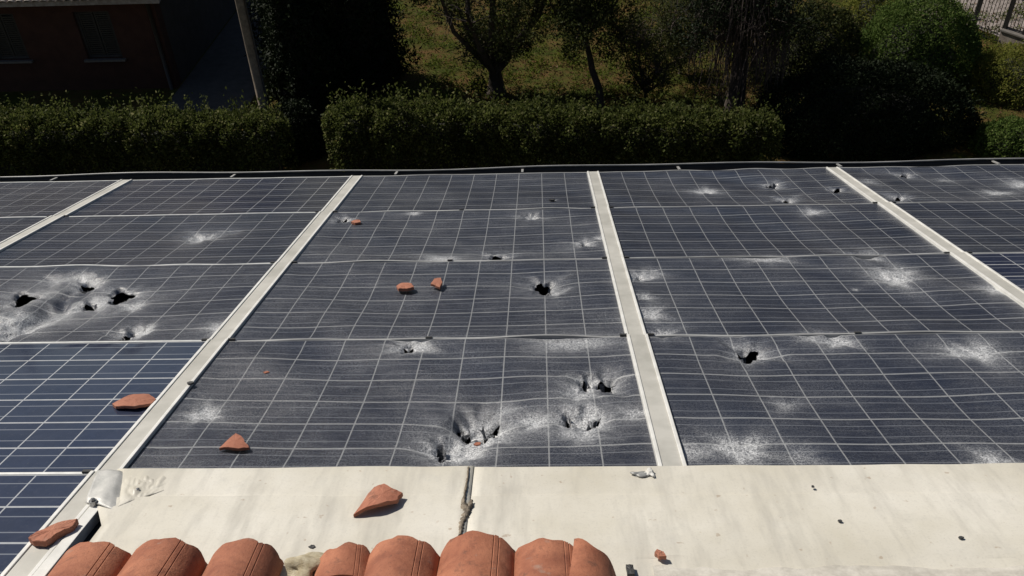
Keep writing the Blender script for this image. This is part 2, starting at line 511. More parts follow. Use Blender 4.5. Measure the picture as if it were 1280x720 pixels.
# ------------------------------------------------------------------ solar panels
PITCH_U, PITCH_V, RAIL_W = 1.70, 0.98, 0.082
PW = PITCH_U - RAIL_W + 0.01
CW, GAP = 0.1568, 0.0047
CV, GV = 0.1536, 0.0079
NCU, NCV = 10, 6

# impacts: photo pixel, powder radius, powder strength, dent radius, dent depth, hole (a, aspect, turn) or None
H = []
def hit(px, py, pr=0.07, ps=0.7, dr=0.05, dd=0.012, hole=None, stretch=1.0):
    u, v = roof_uv(px, py)
    H.append((u, v, pr, ps, dr, dd, hole, stretch, len(H)))
# third row, far-left column
hit(30, 371, .17, .45, .11, .014, (0.087, .50, 2.0))
hit(150, 367, .17, .55, .11, .014, (0.092, .50, 2.0))
hit(107, 353, .13, .55, .08, .02, (0.051, .50, 2.0)); hit(111, 377, .13, .6, .08, .02, (0.051, .52, 2.0))
hit(157, 416, .10, .3, .08, .025, (0.068, .22, 1.6)); hit(176, 410, .085, .75, .05, .015)
hit(275, 410, .10, .7, .05, .008); hit(20, 402, .20, .75, .12, .018); hit(-12, 410, .18, .8, .1, .03); hit(60, 385, .15, .45, .10, .012)
hit(100, 347, .10, .4, .05, .01); hit(165, 380, .11, .55, .06, .012); hit(70, 350, .14, .25, .08, .012)
# second row, left column
hit(250, 296, .13, .75, .09, .02); hit(285, 291, .12, .12, .06, .01)
# middle column
hit(427, 276, .10, .55, .06, .02, (0.040, .7, 1.4)); hit(517, 268, .06, .75, .04, .008)
hit(662, 271, .085, .8, .05, .03); hit(693, 250, .02, .7, .02, .004)
hit(621, 320, .10, .45, .09, .02, (0.060, .50, 1.62)); hit(550, 323, .10, .7, .05, .008, None, 1.6); hit(540, 327, .05, .5, .03, .004)
hit(730, 304, .09, .65, .06, .02, (0.022, .5, 1.4)); hit(748, 298, .06, .5, .03, .006)
hit(680, 355, .13, .5, .11, .03, (0.066, .55, 1.60)); hit(697, 363, .06, .5, .04, .01)
hit(700, 430, .12, .4, .06, .008, None, 2.0); hit(740, 432, .08, .25, .05, .005, None, 2.0)
hit(510, 435, .10, .6, .06, .02, (0.028, .6, 1.3), 1.4); hit(525, 430, .06, .5, .04, .008)
hit(757, 476, .10, .5, .09, .03, (0.054, .52, 1.4)); hit(731, 474, .08, .6, .05, .02, (0.034, .30, 1.4)); hit(722, 490, .10, .5, .06, .012)
hit(581, 527, .09, .3, .07, .02, (0.048, .32, 2.05)); hit(611, 526, .09, .4, .07, .02, (0.048, .36, 1.10)); hit(596, 520, .11, .35, .09, .035); hit(551, 556, .11, .5, .07, .025, (0.058, .20, 1.75)); hit(580, 550, .10, .6, .07, .03)
hit(570, 562, .11, .6, .07, .015); hit(608, 540, .09, .55, .06, .012)
hit(711, 519, .07, .4, .06, .02, (0.042, .24, 1.8)); hit(742, 522, .07, .45, .055, .02, (0.034, .36, .9)); hit(727, 517, .09, .8, .05, .03)
hit(725, 538, .11, .5, .06, .01); hit(668, 520, .085, .6, .06, .012); hit(790, 517, .08, .45, .05, .006); hit(632, 505, .07, .3, .05, .006)
hit(253, 518, .085, .9, .06, .010)
# right column
hit(882, 236, .10, .8, .05, .015, None, 1.3); hit(966, 229, .10, .6, .08, .02, (0.044, .6, 1.10)); hit(983, 247, .12, .6, .09, .02, (0.040, .6, 1.10))
hit(1045, 237, .08, .55, .06, .02, (0.056, .35, 1.00)); hit(1015, 266, .09, .75, .05, .008)
hit(799, 346, .10, .75, .06, .02, (0.016, .5, 1.5)); hit(815, 342, .08, .35, .04, .006); hit(955, 325, .10, .65, .05, .01, None, 2.2)
hit(1083, 320, .13, .75, .08, .02); hit(1118, 348, .15, .80, .08, .022); hit(1105, 340, .08, .5, .05, .01); hit(1130, 340, .08, .5, .05, .01)
hit(805, 372, .07, .45, .04, .01); hit(812, 393, .11, .75, .06, .012); hit(828, 417, .08, .85, .05, .02); hit(1240, 363, .10, .55, .05, .008)
hit(1069, 360, .025, .5, .02, .004)
hit(936, 440, .12, .6, .10, .030, (0.044, .80, 1.30)); hit(1045, 427, .10, .8, .06, .02); hit(1010, 424, .08, .4, .05, .006)
hit(1217, 440, .12, .85, .07, .012, None, 1.4); hit(925, 560, .12, .95, .07, .010); hit(980, 504, .08, .3, .05, .006); hit(860, 566, .10, .4, .05, .006)
hit(1240, 574, .09, .6, .06, .008); hit(1000, 570, .11, .25, .06, .004)
# far-right column
hit(1085, 228, .12, .3, .06, .008); hit(1130, 218, .10, .55, .08, .02, (0.044, .6, 0.80)); hit(1122, 246, .11, .5, .08, .02, (0.036, .6, 0.80))
hit(1246, 239, .10, .8, .06, .01, None, 1.4); hit(1276, 228, .14, .65, .08, .012); hit(1180, 224, .1, .25, .06, .006)

wave_r = np.random.default_rng(3)
WV = [(wave_r.uniform(2, 9), wave_r.uniform(2, 9), wave_r.uniform(0, 6.28), wave_r.uniform(.3, 1)) for _ in range(7)]
WV2 = [(wave_r.uniform(-45, 45), wave_r.uniform(-45, 45), wave_r.uniform(0, 6.28), wave_r.uniform(.5, 1)) for _ in range(14)]
def lowfreq(U, V):
    s = 0
    for a, b, c, d in WV: s = s + d * np.sin(a * U + b * V + c)
    return s / 3
def midfreq(U, V):
    s = 0
    for a, b, c, d in WV2: s = s + d * np.sin(a * U + b * V + c)
    return s / 4.5

FOLD_A = roof_uv(-20, 432); FOLD_B = roof_uv(128, 343)

def hole_radius(h, th):
    a, asp, turn = h[6]
    t = th - turn
    e = asp / np.sqrt((asp * np.cos(t)) ** 2 + np.sin(t) ** 2)
    k = h[8]
    return a * e * (1 + .20 * np.sin(3 * th) + .08 * np.sin(4 * t + k) + .09 * np.sin(5 * t + 2.3 * k) + 0.06 * np.sin(9 * t + k))

def deform(U, V, hits, sag, craze, fold, u0, v0):
    """returns moved U, V, height and the two wear maps (crush also darkens hole walls as shade)"""
    eu = np.clip(np.minimum(U - u0, u0 + PW - U) / 0.10, 0, 1); ev_ = np.clip(np.minimum(V - v0, v0 + PITCH_V - V) / 0.12, 0, 1)
    edge = (eu * eu * (3 - 2 * eu)) * (ev_ * ev_ * (3 - 2 * ev_))
    fu = (U - u0) / PW; fv = (V - v0) / PITCH_V
    N = edge * sag * (-0.018 * np.sin(np.pi * fu) * np.sin(np.pi * fv) + 0.0050 * lowfreq(U * 1.6, V * 1.6))
    mf = midfreq(U, V)
    crush = np.zeros_like(U)
    U2, V2 = U.copy(), V.copy()
    for h in hits:
        u, v, pr, ps, dr, dd, hole, st, k = h
        du, dv = (U - u) / st, (V - v)
        d = np.sqrt(du * du + dv * dv) + 1e-9
        th = np.arctan2(dv, du)
        wob = 1 + .16 * np.sin(3 * th + k) + .12 * np.sin(5 * th + 1.7 * k) + .10 * np.sin(9 * th + 2.9 * k)
        q = d / (pr * wob)
        rays = 0.85 + 0.15 * np.sin(11 * th + k + 2.2 * mf)
        crush += 1.15 * ps * (np.exp(-(q * 2.0) ** 2) * 1.25 + .22 * np.exp(-(q * 0.85) ** 2) * rays * (1 + .3 * mf))
        e = d / (dr * wob)
        N -= dd * (0.62 * np.exp(-(e * 1.35) ** 2) + 0.38 * np.exp(-(e * .62) ** 2)) * (1 + .18 * mf)
        N += dd * 0.12 * np.exp(-((e - 1.35) / .35) ** 2)
        if hole:
            d0 = np.hypot(U - u, V - v) + 1e-9
            t0 = np.arctan2(V - v, U - u)
            r = hole_radius(h, t0)
            m = np.abs(d0 - r) < 0.0050
            U2[m] = u + (U - u)[m] * (r / d0)[m]; V2[m] = v + (V - v)[m] * (r / d0)[m]
            N -= 0.022 * np.exp(-((d0 - r) / .010) ** 2) * (d0 < r + .02) * (0.5 + 0.5 * np.sin(t0 * 3 + k))
            crush *= 1 - .6 * np.exp(-np.clip(d0 / r - 1.0, 0, 9) * 6) * (.55 + .45 * np.sin(t0))  # powder thinned on the far wall so it looks shaded
    if fold:
        A = np.array(FOLD_A); B = np.array(FOLD_B); L = np.linalg.norm(B - A); t_ = (B - A) / L
        s = (U - A[0]) * t_[0] + (V - A[1]) * t_[1]
        w = (U - A[0]) * -t_[1] + (V - A[1]) * t_[0] + 0.025 * mf
        along = np.clip((s + .1) / .2, 0, 1) * np.clip((L - s) / .35, 0, 1)
        N += along * (-0.034 * np.exp(-(w / .06) ** 2) + 0.012 * np.exp(-((w - .13) / .07) ** 2))
        crush -= along * .35 * np.exp(-(w / .06) ** 2)
    jr = np.random.default_rng(int(abs(u0 * 91 + v0 * 37)) + 5)
    N += np.clip(crush, 0, 1) * (jr.normal(0, .0011, U.shape) + .0035 * midfreq(U * 2.3, V * 2.3)) * edge
    shat = craze * (0.85 + 0.3 * lowfreq(U * 1.3 + 2, V * 1.3))
    return U2, V2, N, np.clip(crush, 0, 1.0), np.clip(shat, 0, 1.4)

cell_master = {}
def cell_uvs(me, uvs_per_vert):
    lay = me.uv_layers.new(name='UVMap')
    idx = np.empty(len(me.loops), np.int32); me.loops.foreach_get('vertex_index', idx)
    lay.data.foreach_set('uv', np.asarray(uvs_per_vert, np.float32)[idx].ravel())

mu = (PW - (NCU * CW + (NCU - 1) * GAP)) / 2
mv = (PITCH_V - 0.009 - (NCV * CV + (NCV - 1) * GV)) / 2
FR_W = 0.011

def axis(n_cells, margin, total, sub, cw=CW, gap=GAP):
    """grid lines of one direction and, for each interval, the cell it belongs to (-1: gap)"""
    xs = [0.0]; own = []
    x = margin
    xs.append(x); own.append(-1)
    for c in range(n_cells):
        for s_ in range(sub):
            xs.append(x + cw * (s_ + 1) / sub); own.append(c)
        x += cw
        if c < n_cells - 1:
            x += gap; xs.append(x); own.append(-1)
    xs.append(total); own.append(-1)
    return np.array(xs), np.array(own)

def solar_panel(col, row, label, craze=0.0, sag=0.0, fold=False, group=None, clips=()):
    u0 = col * PITCH_U + RAIL_W / 2 - 0.005
    v0 = (4 - row) * PITCH_V
    root = empty('solar_panel', roof_at(u0, v0, 0))
    tag(root, label, 'solar panel', group or 'solar panels in the roof field')
    hits = [h for h in H if u0 - .15 < h[0] < u0 + PW + .15 and v0 - .12 < h[1] < v0 + PITCH_V + .12]
    tilt = lambda V: 0.012 * (V / PITCH_V)                # the lower edge laps over the next panel
    if craze > 0 or hits:
        sub = 22
        xs, ox = axis(NCU, mu, PW, sub); ys, oy = axis(NCV, mv, PITCH_V - 0.009, sub, CV, GV)
        gx, gy = np.meshgrid(xs, ys, indexing='ij')
        U2, V2, N, cr, sh = deform(gx + u0, gy + v0, hits, sag, craze, fold, u0, v0)
        X, Y = U2 - u0, V2 - v0
        Z = N + tilt(gy)
        # which quads are torn away
        cxg = (xs[:-1, None] + xs[1:, None]) / 2 + 0 * ys[None, :-1]; cyg = 0 * cxg + (ys[None, :-1] + ys[None, 1:]) / 2
        gone = np.zeros(cxg.shape, bool)
        for h in hits:
            if h[6]:
                dx, dy = cxg + u0 - h[0], cyg + v0 - h[1]
                gone |= np.hypot(dx, dy) < hole_radius(h, np.arctan2(dy, dx)) * 0.97
        ny = len(ys)
        P = np.stack([X, Y, Z], 2)
        def patch(I, J, name, mat, uv=None):
            """I, J: quad indices"""
            a_ = I * ny + J
            q = np.stack([a_, a_ + ny, a_ + ny + 1, a_ + 1], 1)
            used, inv = np.unique(q.ravel(), return_inverse=True)
            o = mesh_obj(name, P.reshape(-1, 3)[used], inv.reshape(-1, 4), mat, root, smooth=True)
            add_attr(o, 'shatter', sh.ravel()[used]); add_attr(o, 'crush', cr.ravel()[used])
            if uv is not None:
                cu, cv = uv
                fx = (gx.ravel()[used] - (mu + cu * (CW + GAP))) / CW; fy = (gy.ravel()[used] - (mv + cv * (CV + GV))) / CV
                cell_uvs(o.data, np.stack([fx, fy], 1))
            return o
        for cu in range(NCU):
            iu = np.where(ox == cu)[0]
            for cv in range(NCV):
                jv = np.where(oy == cv)[0]
                I, J = np.meshgrid(iu, jv, indexing='ij'); keep = ~gone[I, J]
                if keep.sum() == 0: continue
                patch(I[keep], J[keep], 'cell', MAT['cell'], (cu, cv))
        for h in hits:
            if not h[6] or h[6][0] < .03 or not (u0 < h[0] < u0 + PW and v0 < h[1] < v0 + PITCH_V): continue
            fr_ = np.random.default_rng(900 + h[8]); K_ = 16; vs_ = []; fs_ = []
            for ring in range(4):
                for q in range(K_):
                    tq = 2 * math.pi * q / K_; rr_ = float(hole_radius(h, np.array(tq))) * (1.25, .85, .5, .15)[ring]
                    dep = (-.012, -.040, -.052, -.058)[ring] - (.02 * math.sin(tq - .8) if ring else 0)
                    vs_.append((h[0] - u0 + rr_ * math.cos(tq), h[1] - v0 + rr_ * math.sin(tq), dep - h[5] * .7 + fr_.normal(0, .006)))
            for ring in range(3):
                for q in range(K_):
                    if fr_.uniform() < (.55 if ring == 0 else .25) or (ring < 2 and 1.2 < (2 * math.pi * q / K_ + h[8]) % 6.283 < 3.4): continue
                    q2 = (q + 1) % K_; fs_.append((ring * K_ + q, ring * K_ + q2, ring * K_ + K_ + q2, ring * K_ + K_ + q))
            if fs_:
                fl = mesh_obj('torn_flap', vs_, fs_, MAT['cell'], root)
                add_attr(fl, 'shatter', np.full(len(vs_), 1.0)); add_attr(fl, 'crush', fr_.uniform(.05, .35, len(vs_)))
        lat = ((ox[:, None] < 0) | (oy[None, :] < 0)) & ~gone
        I, J = np.where(lat)
        patch(I, J, 'backsheet', MAT['backsheet'])
        # aluminium edge along the lower end follows the sagging sheet a little
        fx = np.linspace(0, PW, 40)
        e_n = sag * 0.006 * lowfreq((fx + u0) * 1.6, fx * 0 + v0 + PITCH_V)
    else:
        if 'cell' not in cell_master:
            o = mesh_obj('cell', [(0, 0, 0), (CW, 0, 0), (CW, CV, tilt(CV)), (0, CV, tilt(CV))], [(0, 1, 2, 3)], MAT['cell'])
            cell_uvs(o.data, [(0, 0), (1, 0), (1, 1), (0, 1)])
            cell_master['cell'] = o.data
            bpy.data.objects.remove(o)
            xs, ox = axis(NCU, mu, PW, 1); ys, oy = axis(NCV, mv, PITCH_V - 0.009, 1, CV, GV)
            gx, gy = np.meshgrid(xs, ys, indexing='ij'); ny = len(ys)
            I, J = np.where((ox[:, None] < 0) | (oy[None, :] < 0)); a_ = I * ny + J
            o = mesh_obj('backsheet', np.stack([gx, gy, tilt(gy)], 2).reshape(-1, 3), np.stack([a_, a_ + ny, a_ + ny + 1, a_ + 1], 1), MAT['backsheet'])
            cell_master['back'] = o.data
            bpy.data.objects.remove(o)
        for cu in range(NCU):
            for cv in range(NCV):
                c = bpy.data.objects.new('cell', cell_master['cell']); COL.objects.link(c); c.parent = root
                yy = mv + cv * (CV + GV)
                c.location = (mu + cu * (CW + GAP), yy, tilt(yy))
        b = bpy.data.objects.new('backsheet', cell_master['back']); COL.objects.link(b); b.parent = root
        fx = np.linspace(0, PW, 8); e_n = fx * 0
    # edge frame bar (a swept box)
    yb0, yb1 = PITCH_V - 0.009, PITCH_V + 0.001
    vs = []; fs = []
    for i, x in enumerate(fx):
        for (y, z) in ((yb0, -.02), (yb1, -.02), (yb1, .0145), (yb0, .0135)):
            vs.append((x, y, z + e_n[i]))
    for i in range(len(fx) - 1):
        for k in range(4):
            k2 = (k + 1) % 4
            fs.append((i * 4 + k, i * 4 + k2, i * 4 + 4 + k2, i * 4 + 4 + k))
    fs += [(0, 1, 2, 3), tuple(len(vs) - 4 + k for k in (3, 2, 1, 0))]
    mesh_obj('edge_frame', vs, fs, MAT['alu'] if col < 0 else MAT['alu_dull'], root)
    for cx in clips:
        MB().box(cx - .013, cx + .013, PITCH_V - .008, PITCH_V + .004, .0135, .0185).build('clip', MAT['clip'], root)
    return root

def clip_at(col, row, px, py):
    return (roof_uv(px, py)[0] - (col * PITCH_U + RAIL_W / 2 - .005),)

A, B, C_, D, Z = -1, 0, 1, 2, -2
solar_panel(Z, 1, 'dark solar panel at the gutter, in the column past the rail nearest the house', 0.35, .3)
solar_panel(Z, 2, 'dark unholed solar panel below the gutter panel in the outermost column by the house', 0.35, .3)
solar_panel(A, 1, 'dark unbroken solar panel along the gutter with a pale sheen at one end', 0.22, .25)
solar_panel(A, 2, 'dark solar panel with one white starburst impact and no holes', 0.4, .5)
solar_panel(A, 3, 'badly crumpled solar panel with five holes, a diagonal fold and white powder', 0.75, 1.0, fold=True)
solar_panel(A, 4, 'intact deep blue solar panel with a large terracotta shard lying on it')
solar_panel(A, 5, 'intact deep blue solar panel beside the tile chunk on the rail end')
solar_panel(B, 1, 'crazed solar panel along the gutter between rails with only a tiny white nick', 0.7, .5, clips=())
solar_panel(B, 2, 'crazed grey solar panel with one shallow hole and white scuffs along its joint', 1.0, .9, clips=clip_at(B, 2, 577, 265))
solar_panel(B, 3, 'crazed grey solar panel with one big dark hole and two terracotta chips', 1.0, .9, clips=clip_at(B, 3, 563, 328))
solar_panel(B, 4, 'shattered solar panel with many torn holes next to the cream metal apron', 1.0, 1.1, clips=clip_at(B, 4, 537, 424))
solar_panel(C_, 1, 'wavy shattered solar panel along the gutter with three small dented holes', 0.6, 1.3)
solar_panel(C_, 2, 'crazed solar panel with white scuffs but hardly any holes, one row below the gutter row', 0.5, .8)
solar_panel(C_, 3, 'crazed solar panel with white powder bursts along both rails and no hole', 0.55, .8)
solar_panel(C_, 4, 'crazed blue grey solar panel with one round hole and a white starburst by the apron', 0.6, .9, clips=clip_at(C_, 4, 1068, 416))
solar_panel(D, 1, 'battered solar panel with powdery dents along the gutter beyond the last rail', 0.75, 1.0)
solar_panel(D, 2, 'blue grey crazed solar panel without dents beyond the last rail', 0.5, .4)
solar_panel(D, 3, 'clean intact blue solar panel beyond the last rail')
solar_panel(Z, 3, 'intact blue solar panel past the rail beside the badly crumpled panel')
solar_panel(Z, 4, 'intact blue solar panel past the rail beside the panel with the large flat oval shard')
solar_panel(D, 4, 'intact blue solar panel past the last rail, next to the apron')
# ------------------------------------------------------------------ mounting rails between the columns
def rail(col, rows, label):
    uc = col * PITCH_U
    v_top = (4 - rows[-1]) * PITCH_V
    root = empty('mounting_rail', roof_at(uc, v_top, 0)); tag(root, label, 'rail', 'cover rails between the panel columns')
    w = RAIL_W / 2 + .001
    for r in rows:
        va, vb = (4 - r) * PITCH_V - v_top + .004, (5 - r) * PITCH_V - v_top - .002
        sh = 0.004 * math.sin(5.1 * r + col * 2)
        na, nb = 0.0145, 0.0215
        def bar(x0, x1, z0, z1, zt0, zt1):
            v = [(x0, va, z0), (x1, va, z0), (x1, vb, z0), (x0, vb, z0), (x0, va, zt0), (x1, va, zt0), (x1, vb, zt1), (x0, vb, zt1)]
            return v, [(0, 3, 2, 1), (4, 5, 6, 7), (0, 1, 5, 4), (1, 2, 6, 5), (2, 3, 7, 6), (3, 0, 4, 7)]
        m = MB(); m.add(*bar(sh - w + .0125, sh + w - .0125, -.03, -.03, na - .004, nb - .004))
        s_ = m.build('rail_section', MAT['rail'], root)
        for s in (-1, 1):
            xa, xb = sorted((sh + s * w, sh + s * (w - .012)))
            m = MB(); m.add(*bar(xa, xb, -.02, -.02, na, nb)); m.build('rail_lip', MAT['rail_lip'], s_, bevel=.002)
            if r > rows[0]:
                x = sh + s * (w + .012)
                MB().box(x - .014, x + .014, vb - .005, vb + .007, .006, .0205).build('clip', MAT['clip'], root)
    return root
rail(-1, (1, 2, 3, 4, 5), 'pale metal cover rail beside the badly crumpled panel, the one nearer the house')
rail(0, (1, 2, 3, 4, 5), 'long pale metal cover rail running past the apron corner with a tile chunk on it')
rail(1, (1, 2, 3, 4), 'pale metal cover rail ending at the apron between two shattered panels')
rail(2, (1, 2, 3, 4), 'pale metal cover rail leading from the battered gutter panel to the clean blue panel')

# ------------------------------------------------------------------ gutter
root = empty('gutter', roof_at(1.2, EAVE_V, 0)); tag(root, 'metal eaves gutter with pale lip and brackets along the lower panel edge', 'gutter')
prof = []
for k in range(15):
    t = math.pi * k / 14
    prof.append((0.075 - 0.068 * math.cos(t) + .004, -0.03 - 0.07 * math.sin(t)))
prof += [(0.150, -0.005), (0.154, 0.012)]
xs = np.linspace(-6.5, 6.5, 66)
vs = []; fs = []
for i, x in enumerate(xs):
    wob = 0.004 * math.sin(1.7 * x) + 0.003 * math.sin(4.1 * x + 1)
    for (v, n) in prof: vs.append((x, v + wob, n + wob * 1.4 + .0))
L = len(prof)
for i in range(len(xs) - 1):
    for k in range(L - 1):
        fs.append((i * L + k, (i + 1) * L + k, (i + 1) * L + k + 1, i * L + k + 1))
tr = mesh_obj('trough', vs, fs, MAT['gutter'], root, smooth=True)
sm = tr.modifiers.new('thickness', 'SOLIDIFY'); sm.thickness = 0.003
lip = MB()
lip.tube([(x, .154 + 0.004 * math.sin(1.7 * x) + 0.003 * math.sin(4.1 * x + 1), .020 + 1.4 * (0.004 * math.sin(1.7 * x) + 0.003 * math.sin(4.1 * x + 1))) for x in xs], [.0065] * len(xs), 8)
lip.build('lip', MAT['gutter_lip'], root, smooth=True)
for px in (90, 300, 497, 653, 851, 1060, 1270):
    u = roof_uv(px, 215)[0] - 1.2
    MB().box(u - .008, u + .008, .05, .150, .002, .010).build('bracket', MAT['gutter_lip'], root)
fb = MB().box(-7.5, 6.7, -.02, .004, -.2, -.012)
fb.build('fascia', MAT['clip'], root)

# ------------------------------------------------------------------ metal apron (flashing) in two sheets
def sheet(u0, u1, name, label, raise_=0.0, nseg=60, seed=0):
    pr = [(.001, .003), (-.001, .022), (-.006, .0265), (-.142, .0185), (-.1445, .0180), (-.148, .0228), (-.28, .0200), (-.405, .0175), (-.414, .014), (-.55, .012), (-.70, .010)]
    root = empty(name, roof_at((u0 + u1) / 2, -.3, 0))
    uc = (u0 + u1) / 2
    us = np.linspace(u0, u1, nseg)
    vs = []; fs = []
    for uu in us:
        for i, (v, n) in enumerate(pr):
            ul = u0 - (.080 if (u0 < .2 and v > -.15) else .0)
            u = ul + (uu - u0) * (u1 - ul) / (u1 - u0)
            wv = 0.0022 * lowfreq(u * 3 + seed, v * 4) + 0.0008 * midfreq(u * .7, v)
            if i < 1: wv = 0
            vs.append((u - uc, v + .3 + 0.0015 * math.sin(u * 7 + i), n + wv + raise_))
    L = len(pr)
    for i in range(nseg - 1):
        for k in range(L - 1):
            fs.append((i * L + k, i * L + k + 1, (i + 1) * L + k + 1, (i + 1) * L + k))
    o = mesh_obj('sheet', vs, fs, MAT['flash'], root, smooth=True)
    o.data.set_sharp_from_angle(angle=rad(25))
    s = o.modifiers.new('thickness', 'SOLIDIFY'); s.thickness = 0.0018; s.offset = -1
    tag(root, label, 'flashing', 'metal apron sheets')
    return root
us_seam = roof_uv(584, 600, .04)[0]
f1 = sheet(0.125, us_seam + .012, 'metal_flashing', 'cream metal apron sheet carrying the large curved shard, ending at the tarred seam', 0.003, 40, 1)
f2 = sheet(us_seam, 6.4, 'metal_flashing', 'long cream metal apron sheet from the tarred seam past the rail foot', 0.0, 120, 5)
# crumpled corner patch where apron and rail meet
ca = np.array(roof_uv(143, 597, .05)); 
root = empty('corner_flashing', roof_at(0.075, -.04, 0)); tag(root, 'crumpled grey metal corner patch screwed over the rail at the apron end', 'flashing')
cr_ = np.random.default_rng(5)
def px_grid(corners, nfun, nx, ny_):
    """sheet over a photo quad TL, TR, BR, BL laid at height nfun(a, b) above the roof"""
    vs = []; fs = []
    TL, TR, BR, BL = [np.array(roof_uv(x, y, .030)) for x, y in corners]
    for i in range(nx):
        for j in range(ny_):
            a_ = i / (nx - 1); b_ = j / (ny_ - 1)
            p = (TL * (1 - a_) + TR * a_) * (1 - b_) + (BL * (1 - a_) + BR * a_) * b_
            vs.append((p[0] - .075, p[1] + .04, nfun(a_, b_)))
    for i in range(nx - 1):
        for j in range(ny_ - 1):
            fs.append((i * ny_ + j, i * ny_ + j + 1, (i + 1) * ny_ + j + 1, (i + 1) * ny_ + j))
    return vs, fs
def patch_n(a_, b_):
    return .0300 + .006 * math.exp(-((a_ - .45) / .25) ** 2) * (1 - .4 * b_) - .012 * max(0, a_ - .72) / .28 + .0016 * math.sin(9 * a_ + 5 * b_) + (-.004 if b_ > .93 else 0)
o = mesh_obj('sheet', *px_grid([(122, 588), (160, 589), (150, 637), (106, 626)], patch_n, 20, 18), MAT['lead'], root, smooth=True)
s = o.modifiers.new('thickness', 'SOLIDIFY'); s.thickness = 0.002
def crumple_n(a_, b_):
    e = math.sin(math.pi * min(1, max(0, a_))) ** .6 * math.sin(math.pi * b_) ** .5
    q_ = mnoise.fractal(Vector((a_ * 4.2, b_ * 2.6, 3.1)), 0.9, 2.1, 4)
    k_ = abs(q_) * .016 + .001
    return .0240 + e * k_ * (1 - .5 * a_)
o = mesh_obj('crumpled_end', *px_grid([(154, 589), (222, 588), (204, 611), (147, 631)], crumple_n, 34, 22), MAT['flash'], root, smooth=True)
s = o.modifiers.new('thickness', 'SOLIDIFY'); s.thickness = 0.0015
su, sv = roof_uv(116, 626, .036); su -= .075; sv += .04
sc = MB()
sc.tube([(su, sv, .020), (su, sv, .037)], [.011, .011], 14)
sc.tube([(su, sv, .036), (su, sv, .042), (su, sv, .044)], [.007, .007, .004], 6)
sc.build('screw', MAT['steel'], root)
su, sv = roof_uv(172, 613, .027); su -= .075; sv += .04
MB().tube([(su, sv, .026), (su, sv, .032), (su, sv, .034)], [.006, .006, .003], 8).build('screw', MAT['steel'], root)

# second strip beside the near rail end (upstand, with a black bar for the shadow beside it)
root = empty('side_upstand', roof_at(0.07, -.55, 0)); tag(root, 'narrow folded metal upstand along the rail end next to the first barrel tile', 'flashing')
MB().box(-.023, .010, -.6, .44, -.05, .022).build('top_fold', MAT['rail_lip'], root, bevel=.002)
MB().box(-.029, -.0235, -.6, .44, -.05, .012).build('groove', MAT['clip'], root)
MB().box(.0105, .050, -.6, .40, -.06, -.01).build('shadow_gap', MAT['deck'], root)  # near-black bar stands for the shadow beside the upstand

# tarry sealant along the seam
root = empty('seam_sealant', roof_at(us_seam, -.13, 0)); tag(root, 'brown tarry sealant smeared down the seam between the apron sheets', 'sealant')
sr = np.random.default_rng(9)
path = [(586, 588), (585, 598), (583, 608), (581, 618), (580, 628), (581, 634), (584, 640), (580, 648), (577, 656), (576, 664), (575, 672)]
wid = [3, 4, 3.5, 3.5, 5, 8, 9, 7, 7, 5, 4]
def ribbon(path, wid, seed, jit=.3):
    r_ = np.random.default_rng(seed); vs = []; fs = []; K = 9; rows_ = 0
    for i in range(len(path) - 1):
        for q in range(5):
            t = q / 5
            x = path[i][0] * (1 - t) + path[i + 1][0] * t; y = path[i][1] * (1 - t) + path[i + 1][1] * t
            w = (wid[i] * (1 - t) + wid[i + 1] * t) / 480
            u, v = roof_uv(x, y, .022)
            base_n = np.interp(v, [-.7, -.55, -.414, -.405, -.28, -.148, -.1445, -.142, -.006], [.010, .012, .014, .0175, .0200, .0228, .0200, .0188, .0265])
            wl, wr = w * (.5 + r_.uniform(-jit, jit)), w * (.5 + r_.uniform(-jit, jit))
            for k in range(K):
                s = -1 + 2 * k / (K - 1)
                hh = .0055 * (1 - s * s) ** .7 * r_.uniform(.5, 1.2) - .002 * (abs(s) > .99)
                vs.append((u + (wl if s < 0 else wr) * s - us_seam, v + .13, base_n + .0050 + hh))
            rows_ += 1
    for i in range(rows_ - 1):
        for k in range(K - 1):
            a_ = i * K + k
            fs.append((a_, a_ + 1, a_ + K + 1, a_ + K))
    return vs, fs
o = mesh_obj('bead', *ribbon(path, wid, 4), MAT['sealant'], root, smooth=True)
o = mesh_obj('bead', *ribbon([(590, 628), (587, 634), (583, 642), (580, 655)], [5, 6, 5, 3], 6), MAT['sealant'], root, smooth=True)

def lump(name, px, py, n, rx, ry, rz_, mat, label, cat, seed, amp=.25, sub=3, sink=.35):
    u, v = roof_uv(px, py, n)
    bm = bmesh.new(); bmesh.ops.create_icosphere(bm, subdivisions=sub, radius=1)
    r_ = np.random.default_rng(seed); W_ = r_.normal(0, 2.6, (8, 3)); ph = r_.uniform(0, 6.28, 8)
    for vt in bm.verts:
        p = np.array(vt.co); k = 1 + amp * np.mean(np.sin(W_ @ p + ph)) * 2.2
        vt.co = (p[0] * k * rx, p[1] * k * ry, max(p[2] * k, -sink) * rz_ + rz_ * sink)
    me = bpy.data.meshes.new(name); bm.to_mesh(me); bm.free(); me.materials.append(mat)
    for p in me.polygons: p.use_smooth = True
    o = bpy.data.objects.new(name, me); COL.objects.link(o); o.matrix_world = roof_at(u, v, n)
    return tag(o, label, cat)
lump('silicone_dab', 812, 592, .024, .018, .018, .008, MAT['silicone'], 'white silicone dab at the foot of the middle rail', 'sealant', 3, .5)
lump('foil_scrap', 797, 594, .024, .018, .010, .006, MAT['foil'], 'crumpled silver foil scrap beside the white silicone dab', 'scrap', 4, .7)
lump('foam_lump', 384, 714, .018, .050, .056, .030, MAT['foam'], 'yellowed foam lump exposed in the gap between broken tiles', 'foam', 8, .35, 4)
